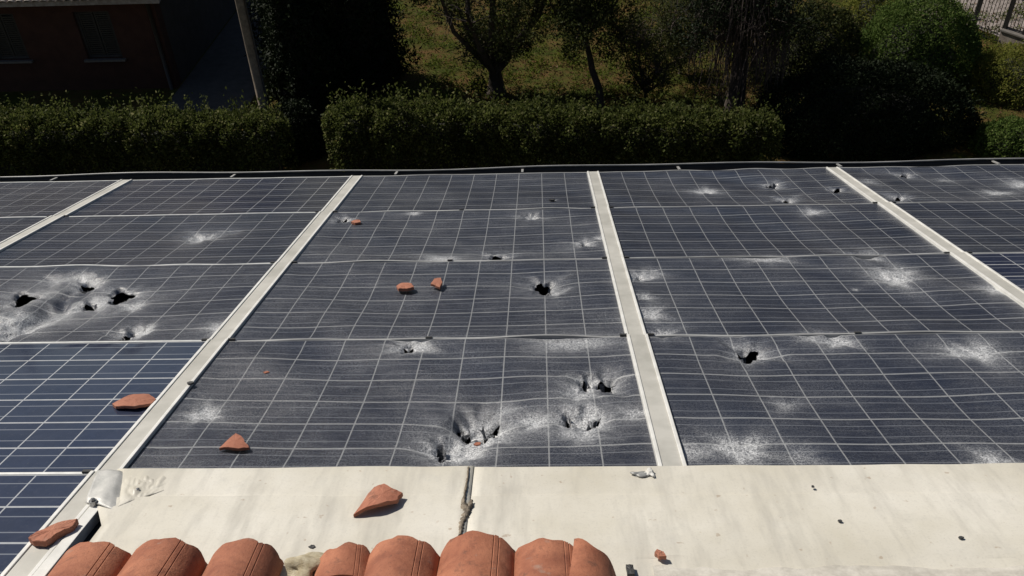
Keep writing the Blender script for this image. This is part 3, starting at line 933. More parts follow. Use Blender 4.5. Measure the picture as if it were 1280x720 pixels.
# lime mortar bed at the end of the tile course
root = empty('mortar_bed', roof_at(2.0, -.5, 0)); tag(root, 'rough grey lime mortar bed along the foot of the apron beyond the tiles', 'mortar')
mr = np.random.default_rng(21)
us = np.linspace(1.58, 6.3, 190); vsn = np.linspace(0, 1, 14)
vs = []; fs = []
for i, u in enumerate(us):
    edge = -.428 + .006 * math.sin(u * 13) + .004 * math.sin(u * 41) + mr.normal(0, .002)
    for j, t in enumerate(vsn):
        v = edge - .30 * t
        n = .012 + .012 * min(1, t * 5) + .003 * midfreq(u * 1.3, v * 1.7) * min(1, t * 4) + mr.normal(0, .0012) - (.012 if j == 0 else 0)
        vs.append((u - 2.0, v + .5, n))
for i in range(len(us) - 1):
    for j in range(13):
        fs.append((i * 14 + j, i * 14 + j + 1, (i + 1) * 14 + j + 1, (i + 1) * 14 + j))
mesh_obj('mortar', vs, fs, MAT['mortar'], root, smooth=True)

# ------------------------------------------------------------------ debris
def shard(px, py, n, outline, th, label, rz=0.0, curve=0.0, tiltx=0.0, tilty=0.0, mat='shard', seed=0, name='tile_shard', group=None):
    """broken clay piece: an irregular outline (metres), given thickness and the bend of the tile it came from"""
    u, v = roof_uv(px, py, n)
    r_ = np.random.default_rng(seed)
    pts = np.array(outline, float)
    dense = []
    for i in range(len(pts)):
        a_, b_ = pts[i], pts[(i + 1) % len(pts)]
        for q in range(4):
            dense.append(a_ + (b_ - a_) * q / 4 + r_.normal(0, .02 * np.linalg.norm(b_ - a_), 2) * (q > 0))
    dense = np.array(dense); c = dense.mean(0)
    rings = []
    for f in (1.0, .97, .5):
        rings.append(c + (dense - c) * f)
    K = len(dense)
    vs = []; fs = []
    bend = lambda p: -curve * (p[0] ** 2)
    lo = min(bend(p) for p in dense)
    for z, ring in ((0, rings[0]), (th * .9, rings[0]), (th, rings[1]), (th, rings[2])):
        for p in ring: vs.append((p[0], p[1], z + bend(p) - lo + r_.normal(0, th * .05)))
    vs.append((c[0], c[1], th + bend(c) - lo)); vs.append((c[0], c[1], bend(c) - lo))
    for l in range(3):
        for k in range(K):
            k2 = (k + 1) % K
            fs.append((l * K + k, l * K + k2, (l + 1) * K + k2, (l + 1) * K + k))
    for k in range(K):
        k2 = (k + 1) % K
        fs.append((3 * K + k, 3 * K + k2, 4 * K)); fs.append((k2, k, 4 * K + 1))
    o = mesh_obj(name, vs, fs, MAT[mat])
    rot = Matrix.Rotation(rz, 4, 'Z') @ Matrix.Rotation(tiltx, 4, 'X') @ Matrix.Rotation(tilty, 4, 'Y')
    zmin = min((rot @ Vector(v_)).z for v_ in o.data.vertices[0:0] or [v2.co for v2 in o.data.vertices])
    o.matrix_world = roof_at(u, v, n - zmin + .0006) @ rot
    return tag(o, label, 'tile shard', group or 'terracotta debris from broken tiles')

shard(168, 507, .006, [(-.075, .0), (-.03, .042), (.04, .044), (.072, .018), (.066, -.012), (.02, -.04), (-.05, -.03)], .011, 'large flat oval terracotta shard on the intact blue panel', .05, 2.0, .05, seed=1)
shard(295, 559, .004, [(-.045, -.022), (-.03, .012), (-.012, .045), (.012, .03), (.05, -.018), (.02, -.03)], .010, 'pointed triangular terracotta shard on the shattered panel near the apron', 0, 3, .15, seed=2)
shard(474, 634, .022, [(-.058, -.052), (-.02, .05), (.005, .062), (.03, .045), (.060, .040), (.052, .0), (.01, -.03)], .011, 'largest curved terracotta shard lying on the cream apron sheet', -.05, 5, .05, -.06, seed=3)
shard(506, 362, .004, [(-.04, .01), (-.02, .035), (.03, .03), (.045, -.005), (.015, -.03), (-.025, -.025)], .015, 'dark red terracotta chip, the wider of two on the panel with one big hole', 0, 2, .1, seed=4)
shard(546, 358, .004, [(-.028, -.005), (-.01, .04), (.02, .045), (.028, .0), (.015, -.045), (-.01, -.02)], .012, 'orange upright terracotta chip, the narrower of two on the panel with one big hole', .1, 2, .2, seed=5)
shard(445, 280, .006, [(-.028, .0), (-.01, .026), (.02, .025), (.032, -.012), (.0, -.026)], .014, 'small terracotta chip next to the long rail one row below the gutter row', 0, 2, .1, seed=6)
shard(69, 670, .0165, [(-.040, -.045), (-.035, -.02), (.0, .035), (.028, .055), (.038, .03), (.025, -.01), (.022, -.045), (-.01, -.055)], .018, 'thick terracotta chunk resting on the long rail end', -.35, 2, .05, seed=7)
shard(825, 697, .022, [(-.013, .006), (-.004, .015), (.010, .004), (.012, -.012), (-.006, -.010)], .012, 'tiny terracotta crumb on the apron near the broken tile point', .2, 0, .1, seed=8)
shard(333, 467, .0, [(-.012, .0), (.0, .010), (.013, .0), (.0, -.010)], .006, 'tiny pink terracotta crumb on the shattered panel by the apron', 0, 0, seed=9)
shard(597, 556, -.022, [(-.013, .0), (-.004, .009), (.012, .006), (.007, -.009), (-.007, -.008)], .004, 'pinkish terracotta crumb caught between torn holes near the tarred seam', .3, 0, seed=10)
for i, (px, py, n, s, lab) in enumerate(((303, 447, .004, .014, 'dark grit lump on the shattered panel up from the white starburst'), (238, 480, .0185, .013, 'dark grit lump on the long rail edge'),
        (390, 685, .019, .009, 'dark grit lump on the apron next to the foam'), (690, 251, .004, .020, 'black grit lump on the gutter panel beside the middle rail'),
        (1016, 609, .027, .006, 'dark speck of grit on the apron strip next to the panels'), (1050, 652, .0215, .006, 'dark grit speck at the middle of the long apron sheet'),
        (1201, 673, .020, .007, 'dark grit speck on the long apron sheet near the mortar'))):
    r_ = np.random.default_rng(40 + i)
    k = 6; outl = [(s * r_.uniform(.6, 1.2) * math.cos(2 * math.pi * q / k), s * r_.uniform(.5, 1) * math.sin(2 * math.pi * q / k)) for q in range(k)]
    o = shard(px, py, n, outl, s * .45, lab, mat='clip', seed=50 + i, name='grit_lump', group='dark grit on the roof'); o['category'] = 'grit'
shard(787, 713, .014, [(-.009, -.03), (-.009, .006), (.009, .006), (.009, -.03)], .012, 'black block in place of the small dark hole next to the slanting broken tile', mat='clip', seed=70, name='dark_hole_block', group='dark grit on the roof')['category'] = 'stub'  # black block drawn for the darkness of a small hole

# ------------------------------------------------------------------ foliage helpers
def leaves(points, size, mat, name, parent, seed, aspect=0.5, up=0.3, normals=None):
    r_ = np.random.default_rng(seed)
    n = len(points)
    d = r_.normal(0, 1, (n, 3)); d[:, 2] += up
    if normals is not None: d += normals * 0.8
    d /= np.linalg.norm(d, axis=1)[:, None]
    nn = r_.normal(0, 1, (n, 3)); nn[:, 2] += .5
    side = np.cross(d, nn); side /= np.linalg.norm(side, axis=1)[:, None] + 1e-9
    s = size * r_.uniform(.6, 1.35, n)[:, None]
    bend = np.cross(side, d) * s * .15
    p0 = points; p1 = points + d * s * .5 + side * s * aspect * .5 + bend; p2 = points + d * s; p3 = points + d * s * .5 - side * s * aspect * .5 + bend
    v = np.stack([p0, p1, p2, p3], 1).reshape(-1, 3)
    return mesh_obj(name, v, np.arange(4 * n).reshape(-1, 4), mat, parent)

def clump_points(n, centers, radii, r_, shell=0.55, squash=1.0):
    """points spread through overlapping clumps, denser near each clump's surface"""
    idx = r_.integers(0, len(centers), n)
    d = r_.normal(0, 1, (n, 3)); d /= np.linalg.norm(d, axis=1)[:, None]
    rr = (shell + (1 - shell) * r_.uniform(0, 1, n) ** .5) * r_.uniform(.75, 1.12, n)
    p = d * rr[:, None] * np.asarray(radii)[idx][:, None]
    p[:, 2] *= squash
    return np.asarray(centers)[idx] + p, d

def hedge(p0, p1, width, height, n, label, seed, mat='leaf_hedge', group=None):
    r_ = np.random.default_rng(seed)
    p0, p1 = np.array(p0[:2]), np.array(p1[:2]); L = np.linalg.norm(p1 - p0); t = (p1 - p0) / L; s = np.array([-t[1], t[0]])
    root = empty('hedge', loc=(*((p0 + p1) / 2), 0)); c0 = (p0 + p1) / 2
    tag(root, label, 'hedge', group)
    # clipped but uneven envelope: bulging shrubs side by side, leaves thick on top and faces
    k = max(3, int(L / .75))
    ph = r_.uniform(0, 6.28, 8)
    def env(a_):
        b_ = np.abs(np.sin(a_ * math.pi / .95 + ph[0] + .6 * np.sin(a_ * .7)))
        return .78 + .20 * b_ ** .6 + .10 * np.sin(a_ * 2.3 + ph[1]) + .05 * np.sin(a_ * 6.1 + ph[2])
    a_ = r_.uniform(-.15, L + .15, n); th = r_.uniform(-.25, math.pi + .25, n)
    ce, se = np.cos(th), np.sin(th)
    sq = 1 / (np.abs(ce) ** 3.2 + np.abs(se) ** 3.2) ** (1 / 3.2)
    bump = env(a_) + .08 * np.sin(a_ * 9 + th * 5 + ph[3]) + .06 * np.sin(a_ * 17 - th * 7 + ph[4])
    endr = np.clip(np.minimum(a_ + .15, L + .15 - a_) / .45, 0.05, 1) ** .4
    depth = 1 - np.minimum(r_.exponential(.09, n), .4)
    W2, H2 = width / 2 * bump * depth * endr * sq, height * .5 * (.55 + .45 * bump) * depth * (.5 + .5 * endr) * sq
    off = W2 * ce; z = np.where(se < 0, .5 * height + se * .5 * height, height * .5 + H2 * se)
    low = r_.uniform(0, 1, n) < .35
    z = np.where(low & (np.abs(ce) > .5), r_.uniform(.02, 1, n) * z, z)
    pts = np.stack([p0[0] + t[0] * a_ + s[0] * off - c0[0], p0[1] + t[1] * a_ + s[1] * off - c0[1], np.maximum(z, .03)], 1)
    nrm = np.stack([s[0] * ce, s[1] * ce, se], 1)
    sp = []
    for i in range(int(L * 36)):
        q_ = r_.uniform(0, L); b = p0 + t * q_ + s * r_.uniform(-.4, .4) * width - c0; h0 = height * float(.5 + .5 * (.55 + .45 * env(q_))) * r_.uniform(.93, 1.0)
        for q in range(8): sp.append((b[0] + r_.normal(0, .03), b[1] + r_.normal(0, .03), h0 + q * .036 * r_.uniform(.3, 1.9)))
    sp = np.array(sp)
    leaves(np.concatenate([pts, sp]), .075, MAT[mat], 'foliage', root, seed + 1, .55, .2, np.concatenate([nrm, np.tile([0, 0, 1.0], (len(sp), 1))]))
    m = MB()
    for i in range(k * 2):
        a_ = (i + .5) / (2 * k) * L; b = p0 + t * a_ + s * r_.uniform(-.2, .2) - c0
        m.tube([(b[0], b[1], -.02), (b[0] + r_.normal(0, .05), b[1] + r_.normal(0, .05), height * .45), (b[0] + r_.normal(0, .1), b[1] + r_.normal(0, .1), height * .8)], [.03, .022, .010], 5)
    m.build('stems', MAT['bark'], root)
    # dense inner mass of twigs
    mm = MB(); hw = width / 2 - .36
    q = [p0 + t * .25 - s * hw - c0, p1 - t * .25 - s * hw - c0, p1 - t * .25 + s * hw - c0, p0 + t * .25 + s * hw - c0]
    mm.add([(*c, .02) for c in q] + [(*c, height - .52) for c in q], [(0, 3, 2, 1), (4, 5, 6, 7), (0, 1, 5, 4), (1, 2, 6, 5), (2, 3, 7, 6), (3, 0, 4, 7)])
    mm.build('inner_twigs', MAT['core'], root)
    return root

def branch_tree(base, label, seed, height, trunk_r, limbs, crown_r, crown_z, n_leaf, leaf, mat, name='tree', cat='tree', spread=.5, trunk_pts=None, twigs=40, bark='bark', squash=.8, group=None, nclump=22, shell=.35):
    r_ = np.random.default_rng(seed)
    root = empty(name, loc=(base[0], base[1], 0)); tag(root, label, cat, group)
    m = MB()
    tp = [np.array(p, float) for p in (trunk_pts or [(0, 0, -.05), (.02, .02, height * .12), (.04, 0, height * .25)])]
    m.tube(tp, [trunk_r * (1.25 if i == 0 else 1) * (1 - .35 * i / (len(tp) - 1)) for i in range(len(tp))], 9)
    m.build('trunk', MAT[bark], root, smooth=True)
    top = tp[-1]
    tw = MB(); tips = []
    for i in range(limbs):
        az = 2 * math.pi * i / limbs + r_.normal(0, .25)
        rr = crown_r * spread * r_.uniform(.6, 1.15); zz = crown_z + r_.uniform(-.3, .5) * crown_r
        end = np.array([top[0] + rr * math.cos(az), top[1] + rr * math.sin(az), zz])
        st = top * .9 + tp[-2] * .1
        mid = st * .5 + end * .5 + np.array([math.cos(az), math.sin(az), -.2]) * crown_r * .12 + r_.normal(0, .07, 3)
        q1 = st * .75 + mid * .25 + r_.normal(0, .04, 3)
        lr = trunk_r * r_.uniform(.35, .55)
        lm = MB(); lm.tube([st, q1, mid, end], [lr, lr * .85, lr * .6, lr * .25], 7); lm.build('limb', MAT[bark], root, smooth=True)
        for j in range(twigs // max(1, limbs)):
            f = r_.uniform(.25, 1.0)
            s0 = (st * (1 - f) + mid * f) if f < .5 else (mid * (1 - f) + end * f)
            dd = r_.normal(0, 1, 3); dd[2] = abs(dd[2]) * .8 + .2; dd /= np.linalg.norm(dd)
            ln = crown_r * r_.uniform(.25, .6)
            e = s0 + dd * ln
            tw.tube([s0, (s0 + e) / 2 + r_.normal(0, .06, 3), e], [.016, .010, .004], 4, False); tips.append(e)
            for k in range(2):
                e2 = e * .5 + s0 * .5 + r_.normal(0, 1, 3) * ln * .4; tw.tube([e * .6 + s0 * .4, e2], [.007, .003], 3, False); tips.append(e2)
    tw.build('twigs', MAT['twig'], root)
    cen = list(tips); sel = r_.choice(len(cen), min(len(cen), nclump * 3), replace=False); cen = [cen[i] for i in sel]
    for _ in range(nclump):
        d = r_.normal(0, 1, 3); d /= np.linalg.norm(d); d[2] *= squash
        cen.append(np.array([top[0], top[1], crown_z]) + d * crown_r * r_.uniform(.4, 1.0))
    rd = [crown_r * r_.uniform(.14, .34) for _ in cen]
    pts, nr = clump_points(n_leaf, cen, rd, r_, shell)
    pts = pts[pts[:, 2] > .1]
    leaves(pts, leaf, MAT[mat], 'crown', root, seed + 5, .5, .1)
    return root

def bush(base, rx, ry, h, n, leaf, mat, label, seed, name='bush', group=None, blobs=16, core=.66, aspect=.5):
    r_ = np.random.default_rng(seed)
    root = empty(name, loc=(base[0], base[1], 0)); tag(root, label, 'bush', group)
    d = r_.normal(0, 1, (n, 3)); d[:, 2] = np.abs(d[:, 2]) - .12; d /= np.linalg.norm(d, axis=1)[:, None]
    lob = r_.normal(0, 1, (blobs, 3)); lob[:, 2] = np.abs(lob[:, 2]); lob /= np.linalg.norm(lob, axis=1)[:, None]
    near = (d @ lob.T).max(1)                              # bulge towards each lobe, hollows between them
    k = .80 + .20 * np.clip((near - .72) / .28, 0, 1) ** .7 + .04 * np.sin(9 * d[:, 0] + 7 * d[:, 2] + seed) + .03 * np.sin(17 * d[:, 1] - 13 * d[:, 0])
    k *= 1 - np.minimum(r_.exponential(.07, n), .4) + (r_.uniform(0, 1, n) < .06) * r_.uniform(0, .14, n)
    pts = np.stack([d[:, 0] * rx * k, d[:, 1] * ry * k, d[:, 2] * h * k], 1)
    pts = pts[pts[:, 2] > .02]; 
    leaves(pts, leaf, MAT[mat], 'foliage', root, seed + 1, aspect, .3, None)
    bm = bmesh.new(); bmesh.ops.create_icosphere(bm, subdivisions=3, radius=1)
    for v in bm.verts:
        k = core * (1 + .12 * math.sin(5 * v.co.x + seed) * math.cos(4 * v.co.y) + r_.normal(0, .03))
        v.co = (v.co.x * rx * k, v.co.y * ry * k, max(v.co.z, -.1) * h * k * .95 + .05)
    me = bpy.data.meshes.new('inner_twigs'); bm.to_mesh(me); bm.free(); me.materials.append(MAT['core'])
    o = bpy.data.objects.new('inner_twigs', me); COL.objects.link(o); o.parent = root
    return root

# ------------------------------------------------------------------ hedges behind the roof
HT = 1.65
a, b = ground(-60, 136, HT), ground(346, 136, HT)
hedge(a, b, 1.25, HT - .16, 48000, 'clipped hedge in front of the red brown house, up to the gap', 100, group='garden hedges')
a, b = ground(410, 126, HT), ground(972, 140, HT)
hedge(a, b, 1.35, HT - .08, 68000, 'longer clipped hedge in front of the garden trees, from the gap to the dark shrub', 110, group='garden hedges')

c = ground(375, 188)
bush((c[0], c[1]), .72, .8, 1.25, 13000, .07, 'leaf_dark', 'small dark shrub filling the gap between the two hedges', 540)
# ------------------------------------------------------------------ neighbour's house
nh = empty('neighbour_house', loc=(HX, HY, 0)); tag(nh, 'single storey red brown house with shuttered windows in shade behind the hedge', 'house')
W_, DP, EH = 13.0, 11.0, 2.50
def win_rect(xa, xb, ya, yb):
    # photo pixels on the front wall plane y = HY
    out = []
    for (x, y) in ((xa, yb), (xb, yb), (xa, ya), (xb, ya)):
        d = R_W.T @ np.array([(x - 640) / FPX, (y - 360) / FPX, 1.0]); t = (HY - CAM_W[1]) / d[1]; p = CAM_W + t * d
        out.append((p[0] - HX, p[2]))
    return out
wins = []
for (xa, xb, ya, yb) in ((-2, 38, 17, 75), (110, 154, 14, 73)):
    r4 = win_rect(xa, xb, ya, yb); zb = (r4[0][1] + r4[1][1]) / 2; zt_ = (r4[2][1] + r4[3][1]) / 2
    wins.append((r4[0][0], r4[1][0], zb, zt_))
m = MB()
cuts = sorted(wins)
x = -W_
segs = []
for (wa, wb, zb, ztp) in cuts:
    m.box(x, wa, 0, .35, -.1, EH); m.box(wa, wb, 0, .35, -.1, zb); m.box(wa, wb, 0, .35, ztp, EH); x = wb
m.box(x, 0, 0, .35, -.1, EH)
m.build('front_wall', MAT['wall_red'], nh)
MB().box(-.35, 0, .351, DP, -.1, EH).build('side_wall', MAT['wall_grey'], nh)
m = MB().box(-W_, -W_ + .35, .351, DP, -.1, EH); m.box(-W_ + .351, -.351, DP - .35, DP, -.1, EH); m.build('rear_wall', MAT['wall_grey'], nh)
for (wa, wb, zb, ztp) in cuts:
    fr = MB().box(wa, wa + .06, .10, .18, zb, ztp); fr.box(wb - .06, wb, .10, .18, zb, ztp); fr.box(wa + .06, wb - .06, .10, .18, ztp - .06, ztp); fr.box(wa + .06, wb - .06, .10, .18, zb, zb + .06)
    w = fr.build('window', MAT['wall_grey'], nh)
    mid = (wa + wb) / 2
    for (s0, s1) in ((wa + .065, mid - .012), (mid + .012, wb - .065)):
        sm_ = MB().box(s0, s0 + .05, .11, .15, zb + .065, ztp - .065); sm_.box(s1 - .05, s1, .11, .15, zb + .065, ztp - .065)
        z = zb + .07
        while z < ztp - .10:
            sm_.box(s0 + .05, s1 - .05, .115, .14, z, z + .042); z += .058
        sm_.build('shutter', MAT['shutter'], w)
    MB().box(wa, wb, .20, .22, zb, ztp).build('pane', MAT['shutter'], w)
    MB().box(wa - .08, wb + .08, -.10, .09, zb - .06, zb - .003).build('sill', MAT['sill'], w)
MB().tube([(-.14, -.06, -.02), (-.14, -.06, EH - .1)], [.05, .05], 10).build('downpipe', MAT['pipe'], nh, smooth=True)
# roof of old barrel tiles rising away from us, its eave row sunlit
m = MB(); m.add([(-W_ - .4, -.42, EH), (.35, -.42, EH), (.35, DP / 2, EH + 2.0), (-W_ - .4, DP / 2, EH + 2.0), (-W_ - .4, -.42, EH + .12), (.35, -.42, EH + .12), (.35, DP / 2, EH + 2.12), (-W_ - .4, DP / 2, EH + 2.12)],
    [(0, 3, 2, 1), (4, 5, 6, 7), (0, 1, 5, 4), (1, 2, 6, 5), (2, 3, 7, 6), (3, 0, 4, 7)])
m.add([(-W_ - .4, DP + .42, EH), (.35, DP + .42, EH), (.35, DP / 2 + .003, EH + 2.0), (-W_ - .4, DP / 2 + .003, EH + 2.0), (-W_ - .4, DP + .42, EH + .12), (.35, DP + .42, EH + .12), (.35, DP / 2 + .003, EH + 2.12), (-W_ - .4, DP / 2 + .003, EH + 2.12)],
    [(0, 1, 2, 3), (7, 6, 5, 4), (4, 5, 1, 0), (5, 6, 2, 1), (6, 7, 3, 2), (7, 4, 0, 3)])
m.add([(0, .2, EH), (0, DP - .2, EH), (0, DP / 2, EH + 1.9), (-.3, .2, EH), (-.3, DP - .2, EH), (-.3, DP / 2, EH + 1.9)], [(0, 1, 2), (5, 4, 3)])
rf = m.build('roof', MAT['roof_old'], nh)
tile_me = None
nt = int((W_ + .6) / .21)
for i in range(nt):
    if tile_me is None:
        vs, fs = barrel_tile(2.2, .10, .085, n_arc=8, n_len=2, seed=3)
        vs = [(v[0], -v[1], v[2]) for v in vs]
        o = mesh_obj('tile', vs, [f[::-1] for f in fs], MAT['roof_old'], rf); tile_me = o.data
    else:
        o = bpy.data.objects.new('tile', tile_me); COL.objects.link(o); o.parent = rf
    o.location = (-W_ - .3 + i * .21, -.47, EH + .115); o.rotation_euler = (math.atan2(2.0, DP / 2 + .42), 0, 0)

# ------------------------------------------------------------------ utility pole
pb = ground(333, 150)
tp_ = [(0, 0, -.1), (.0, 0, 3), (0, 0, 8.0)]
pole = empty('utility_pole', loc=(pb[0], pb[1], 0)); tag(pole, 'tall weathered wooden pole standing by the path beyond the hedge gap', 'pole')
MB().tube([(0, 0, -.1), (0, 0, 2), (0, 0, 4), (0, 0, 8.2)], [.115, .11, .10, .085], 14).build('shaft', MAT['polewood'], pole, smooth=True)
MB().tube([(.137, -.02, .0), (.132, -.02, 3), (.118, -.02, 6)], [.025, .025, .025], 8).build('cable_pipe', MAT['pipe'], pole, smooth=True)
MB().box(-.9, .9, -.14, -.22, 7.6, 7.72).build('crossarm', MAT['polewood'], pole)

# ------------------------------------------------------------------ dark evergreens by the pole
def conifer(base, h, r0, n, label, seed):
    r_ = np.random.default_rng(seed)
    root = empty('conifer', loc=(base[0], base[1], 0)); tag(root, label, 'tree', 'dark evergreens beyond the hedge gap')
    MB().tube([(0, 0, -.05), (0, 0, h * .5), (0, 0, h * .97)], [.16, .10, .02], 8).build('trunk', MAT['bark'], root, smooth=True)
    z = r_.uniform(0, 1, n) ** 1.35 * h; az = r_.uniform(0, 2 * math.pi, n)
    prof_r = r0 * (1 - (z / h)) ** .5 * (0.80 + .14 * np.sin(az * 5 + z * 3) + .10 * np.sin(az * 11 - z * 5)) * np.clip(.6 + z / 1.2, .6, 1)
    rr = prof_r * r_.uniform(.55, 1.08, n)
    pts = np.stack([rr * np.cos(az), rr * np.sin(az), z + .05], 1)
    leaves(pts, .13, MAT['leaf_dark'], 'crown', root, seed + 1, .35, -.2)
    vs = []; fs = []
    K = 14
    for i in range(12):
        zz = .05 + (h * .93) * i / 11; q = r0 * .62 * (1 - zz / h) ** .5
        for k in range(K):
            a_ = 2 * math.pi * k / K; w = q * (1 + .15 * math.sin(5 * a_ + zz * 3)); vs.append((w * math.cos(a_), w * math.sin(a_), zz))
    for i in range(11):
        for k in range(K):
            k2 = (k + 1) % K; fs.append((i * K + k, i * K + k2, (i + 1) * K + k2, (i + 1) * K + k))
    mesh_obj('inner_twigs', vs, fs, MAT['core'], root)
    return root
c = ground(392, 128); conifer(c, 4.2, 1.35, 24000, 'dense dark evergreen tree, the one next to the wooden pole', 300)
c = ground(455, 100); conifer(c, 5.8, 1.6, 26000, 'dense dark evergreen tree between the pole-side evergreen and the vase-shaped tree', 310)
c = ground(378, 78); conifer(c, 5.5, 1.5, 20000, 'tall dark evergreen tree rising behind the pole-side evergreen', 320)

# ------------------------------------------------------------------ garden trees
c = ground(620, 118)
branch_tree(c, 'dark vase-shaped tree with several steep limbs from one short trunk', 400, 6, .25, 9, 2.0, 3.0, 27000, .075, 'leaf_mid', spread=.85,
            trunk_pts=[(0, 0, -.05), (.02, 0, .3), (.0, 0, .65)], twigs=180)
c = ground(750, 132)
branch_tree(c, 'slender tree with a crooked thin dark trunk in the sunlit garden', 410, 5.5, .10, 5, 1.6, 2.8, 18000, .075, 'leaf_mid', spread=.7,
            trunk_pts=[(0, 0, -.05), (-.03, 0, .45), (-.22, 0, .95), (-.30, .0, 1.35), (-.48, 0, 2.0)], twigs=60)
# weeping tree with hanging bare twigs
c = ground(915, 150)
wt = branch_tree(c, 'dark weeping tree hung with bare brown twigs above the hedge', 420, 5.5, .24, 7, 1.6, 3.0, 16000, .07, 'leaf_dark', name='weeping_tree', spread=.8,
                 trunk_pts=[(0, 0, -.05), (.03, 0, .8), (.0, 0, 1.6), (-.05, 0, 2.3)], twigs=60)
wr = np.random.default_rng(77); m = MB()
for i in range(420):
    az = wr.uniform(0, 2 * math.pi); q = wr.uniform(.15, 1.15); z1 = wr.uniform(2.0, 4.2); ln = wr.uniform(.8, 2.4)
    x, y = q * math.cos(az), q * math.sin(az); pts = []
    for k in range(6):
        f = k / 5; pts.append((x * (1 + .15 * f) + wr.normal(0, .05), y * (1 + .15 * f) + wr.normal(0, .05), max(.3, z1 - ln * f)))
    m.tube(pts, [.012, .011, .010, .008, .006, .004], 4, False)
m.build('hanging_twigs', MAT['twig'], wt)
# wispy shrubs between the slender tree and the weeping tree
for i, (px, py, lab) in enumerate(((806, 128, 'wispy olive shrub of thin upright twigs beside the slender tree'), (850, 92, 'wispy olive shrub of thin twigs, farther back beside the weeping tree'))):
    c = ground(px, py)
    branch_tree(c, lab, 430 + 7 * i, 3.2, .05, 9, 1.35, 1.5, 9500, .06, 'leaf_mid', name='shrub', cat='shrub', spread=.7,
                trunk_pts=[(0, 0, -.05), (.0, 0, .1), (.0, 0, .25)], twigs=120, bark='twig', group='wispy shrubs')

# ------------------------------------------------------------------ bushes on the right
c = ground(1080, 160, .5)
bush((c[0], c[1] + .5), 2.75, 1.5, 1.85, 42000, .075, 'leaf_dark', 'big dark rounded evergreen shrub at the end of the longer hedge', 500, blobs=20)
c = ground(1010, 95)
bush(c, 1.5, 1.2, 2.0, 20000, .075, 'leaf_mid', 'dull olive shrub between the weeping tree and the rounded green bush', 505)
c = ground(1138, 94)
bush(c, 1.7, 1.5, 2.2, 32000, .07, 'leaf_green', 'rounded bright green bush in front of the iron gate', 510)
c = ground(1085, 45)
bush(c, 1.0, .9, 1.7, 9000, .07, 'leaf_yellow', 'small yellow green bush behind the rounded bright green bush', 515)
c = ground(1268, 112)
bush(c, 1.35, 1.2, 1.15, 14000, .085, 'leaf_yellow', 'low sprawling yellow green shrub below the garden wall', 520, aspect=.3)
c = ground(1262, 192)
bush(c, 1.0, .8, .8, 9000, .07, 'leaf_green', 'low dark green shrub beside the dark rounded evergreen shrub', 530)

# ------------------------------------------------------------------ fence, gate and pavement, top right corner
fa, fb_, fc, fd = ground(1130, 6), ground(1213, 44), ground(1249, 56), ground(1330, 84)
def xy(p): return np.array(p[:2])
d_ = (xy(fd) - xy(fa)); d_ /= np.linalg.norm(d_); nrm = np.array([d_[1], -d_[0]])
if nrm[1] > 0: nrm = -nrm                        # towards the camera
pv = [xy(fa) - d_ * 14 - nrm * .3, xy(fd) + d_ * 14 - nrm * .3, xy(fd) + d_ * 14 - nrm * 3.6, xy(fa) - d_ * 14 - nrm * 3.6]
tag(mesh_obj('pavement', [(*p, .008) for p in pv], [(3, 2, 1, 0)] if False else [(0, 1, 2, 3)], MAT['pavement']), kind='structure')
def fence(p, q, wall_h, label, name, cat, nb, posts, top=1.45, group=None):
    p, q = xy(p), xy(q); L = np.linalg.norm(q - p); ang = math.atan2(*(q - p)[::-1])
    root = empty(name, Matrix.Translation((*p, 0)) @ Matrix.Rotation(ang, 4, 'Z')); tag(root, label, cat, group)
    if wall_h:
        MB().box(0, L, -.12, .12, -.1, wall_h).build('low_wall', MAT['stone'], root)
        MB().box(-.03, L + .03, -.16, .16, wall_h + .002, wall_h + .06).build('coping', MAT['sill'], root, bevel=.012)
    z0 = wall_h + .10 if wall_h else .08
    MB().box(0, L, -.015, .015, z0, z0 + .03).build('rail', MAT['iron'], root)
    MB().box(0, L, -.015, .015, top - .12, top - .09).build('rail', MAT['iron'], root)
    me = None
    for i in range(nb):
        x = (i + .5) / nb * L
        if me is None:
            o = MB().tube([(0, 0, z0 - (.05 if wall_h else .02)), (0, 0, top - .05), (0, 0, top)], [.009, .009, .001], 6).build('bar', MAT['iron'], root); me = o.data
        else:
            o = bpy.data.objects.new('bar', me); COL.objects.link(o); o.parent = root
        o.location = (x, 0, 0)
    for x in posts:
        MB().box(x * L - .03, x * L + .03, -.031, .031, (wall_h + .06 if wall_h else 0), top + .08).build('post', MAT['iron'], root)
    return root
fence(fa, fb_, .42, 'iron bar fence on a low stone wall running up to the gate post', 'iron_fence', 'fence', 22, (.05, .5, 0.985), group='iron fence along the pavement')
fence(fb_, fc, 0, 'narrow iron bar garden gate between the two low walls', 'iron_gate', 'gate', 9, (.03, .97))
fence(fc, fd, .42, 'iron bar fence on a low stone wall beyond the gate by the sprawling shrub', 'iron_fence', 'fence', 20, (.015, .3, .98), group='iron fence along the pavement')

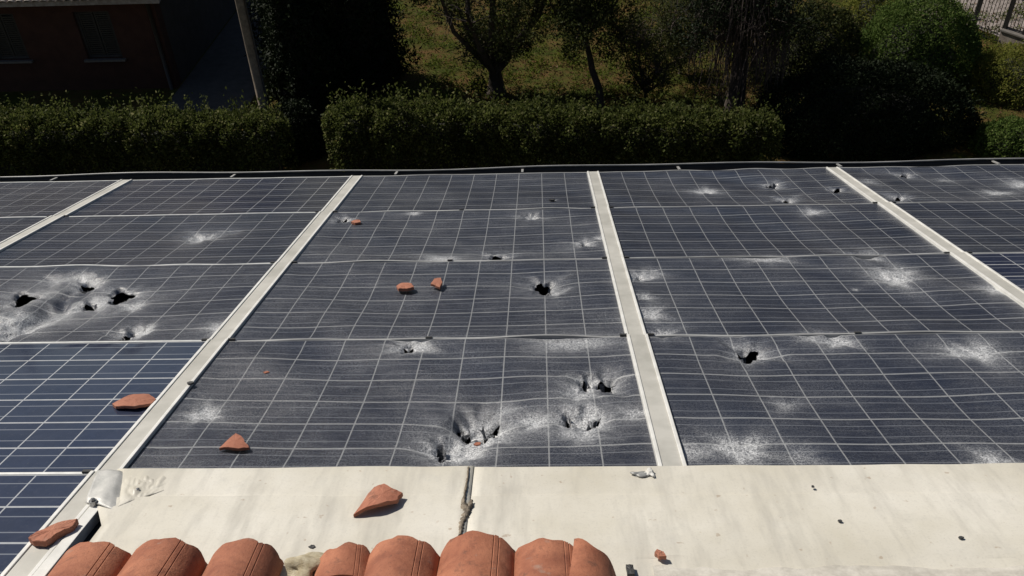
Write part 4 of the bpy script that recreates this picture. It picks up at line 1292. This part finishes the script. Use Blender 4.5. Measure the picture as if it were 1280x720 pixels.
# ------------------------------------------------------------------ grass and fallen leaves
gr = np.random.default_rng(900)
n = 42000
px = gr.uniform(430, 1300, n); py = gr.uniform(-40, 190, n)
pts = np.array([ground(a_, b_) for a_, b_ in zip(px, py)]); pts[:, 2] = .0
dens = .5 + .5 * np.sin(pts[:, 0] * 1.3 + 2 * np.sin(pts[:, 1] * .9)) * np.sin(pts[:, 1] * 1.7 + pts[:, 0] * .6)
k = gr.uniform(0, 1, n) < .25 + .75 * dens
tag(leaves(pts[k], .085, MAT['grass'], 'grass', None, 901, .16, 1.8), 'rough grass between the garden trees', 'grass', kind='stuff')
tag(leaves(pts[~k] + np.array([0, 0, .01]), .06, MAT['litter'], 'fallen_leaves', None, 902, .7, .0), 'brown fallen leaves lying in the sunlit garden', 'leaves', kind='stuff')

# low weeds and creeping plants in loose clumps
wr_ = np.random.default_rng(950); P_ = []
for q in range(430):
    c = ground(wr_.uniform(470, 1290), wr_.uniform(-25, 135)); rr_ = wr_.uniform(.12, .42); hh = wr_.uniform(.08, .38)
    k_ = int(70 * rr_ / .3)
    a_ = wr_.uniform(0, 6.283, k_); b_ = np.sqrt(wr_.uniform(0, 1, k_)) * rr_
    P_.append(np.stack([c[0] + b_ * np.cos(a_), c[1] + b_ * np.sin(a_), .01 + wr_.uniform(0, 1, k_) * hh * (1 - (b_ / rr_) ** 2)], 1))
P_ = np.concatenate(P_); half = wr_.uniform(0, 1, len(P_)) < .6
tag(leaves(P_, .085, MAT['leaf_weed'], 'ground_cover', None, 951, .4, .5), 'low weeds in loose clumps over the garden floor', 'weeds', kind='stuff')

# unseen wood added beyond the garden to darken reflections in the upper panel rows
wd = np.random.default_rng(970); C_w = []; R_w = []
for q in range(150):
    az = rad(wd.uniform(-64, 58))
    if rad(-17) < az < rad(-9): continue  # gap shaped to leave a paler band in the panel reflections
    dd_ = wd.uniform(44, 62); top_ = wd.uniform(8, 13.5)
    for zz in np.arange(1.5, top_, 2.2):
        C_w.append((CAM_W[0] + dd_ * math.sin(az) + wd.normal(0, .8), CAM_W[1] + dd_ * math.cos(az) + wd.normal(0, .8), zz)); R_w.append(wd.uniform(1.6, 2.7))
pw_, _ = clump_points(60000, C_w, R_w, wd, .6)
tag(leaves(pw_, .75, MAT['leaf_dark'], 'unseen_woodland', None, 971, .7, .1), 'unseen dark wood added beyond the garden for its reflection in the panels', 'wood', kind='stuff')

# leaves and twigs too small to pick apart stay joined within their plant
for o in bpy.data.objects:
    if o.parent is not None and o.type == 'MESH' and o.name.split('.')[0] in ('foliage', 'crown', 'twigs', 'hanging_twigs', 'stems'):
        o['kind'] = 'stuff'
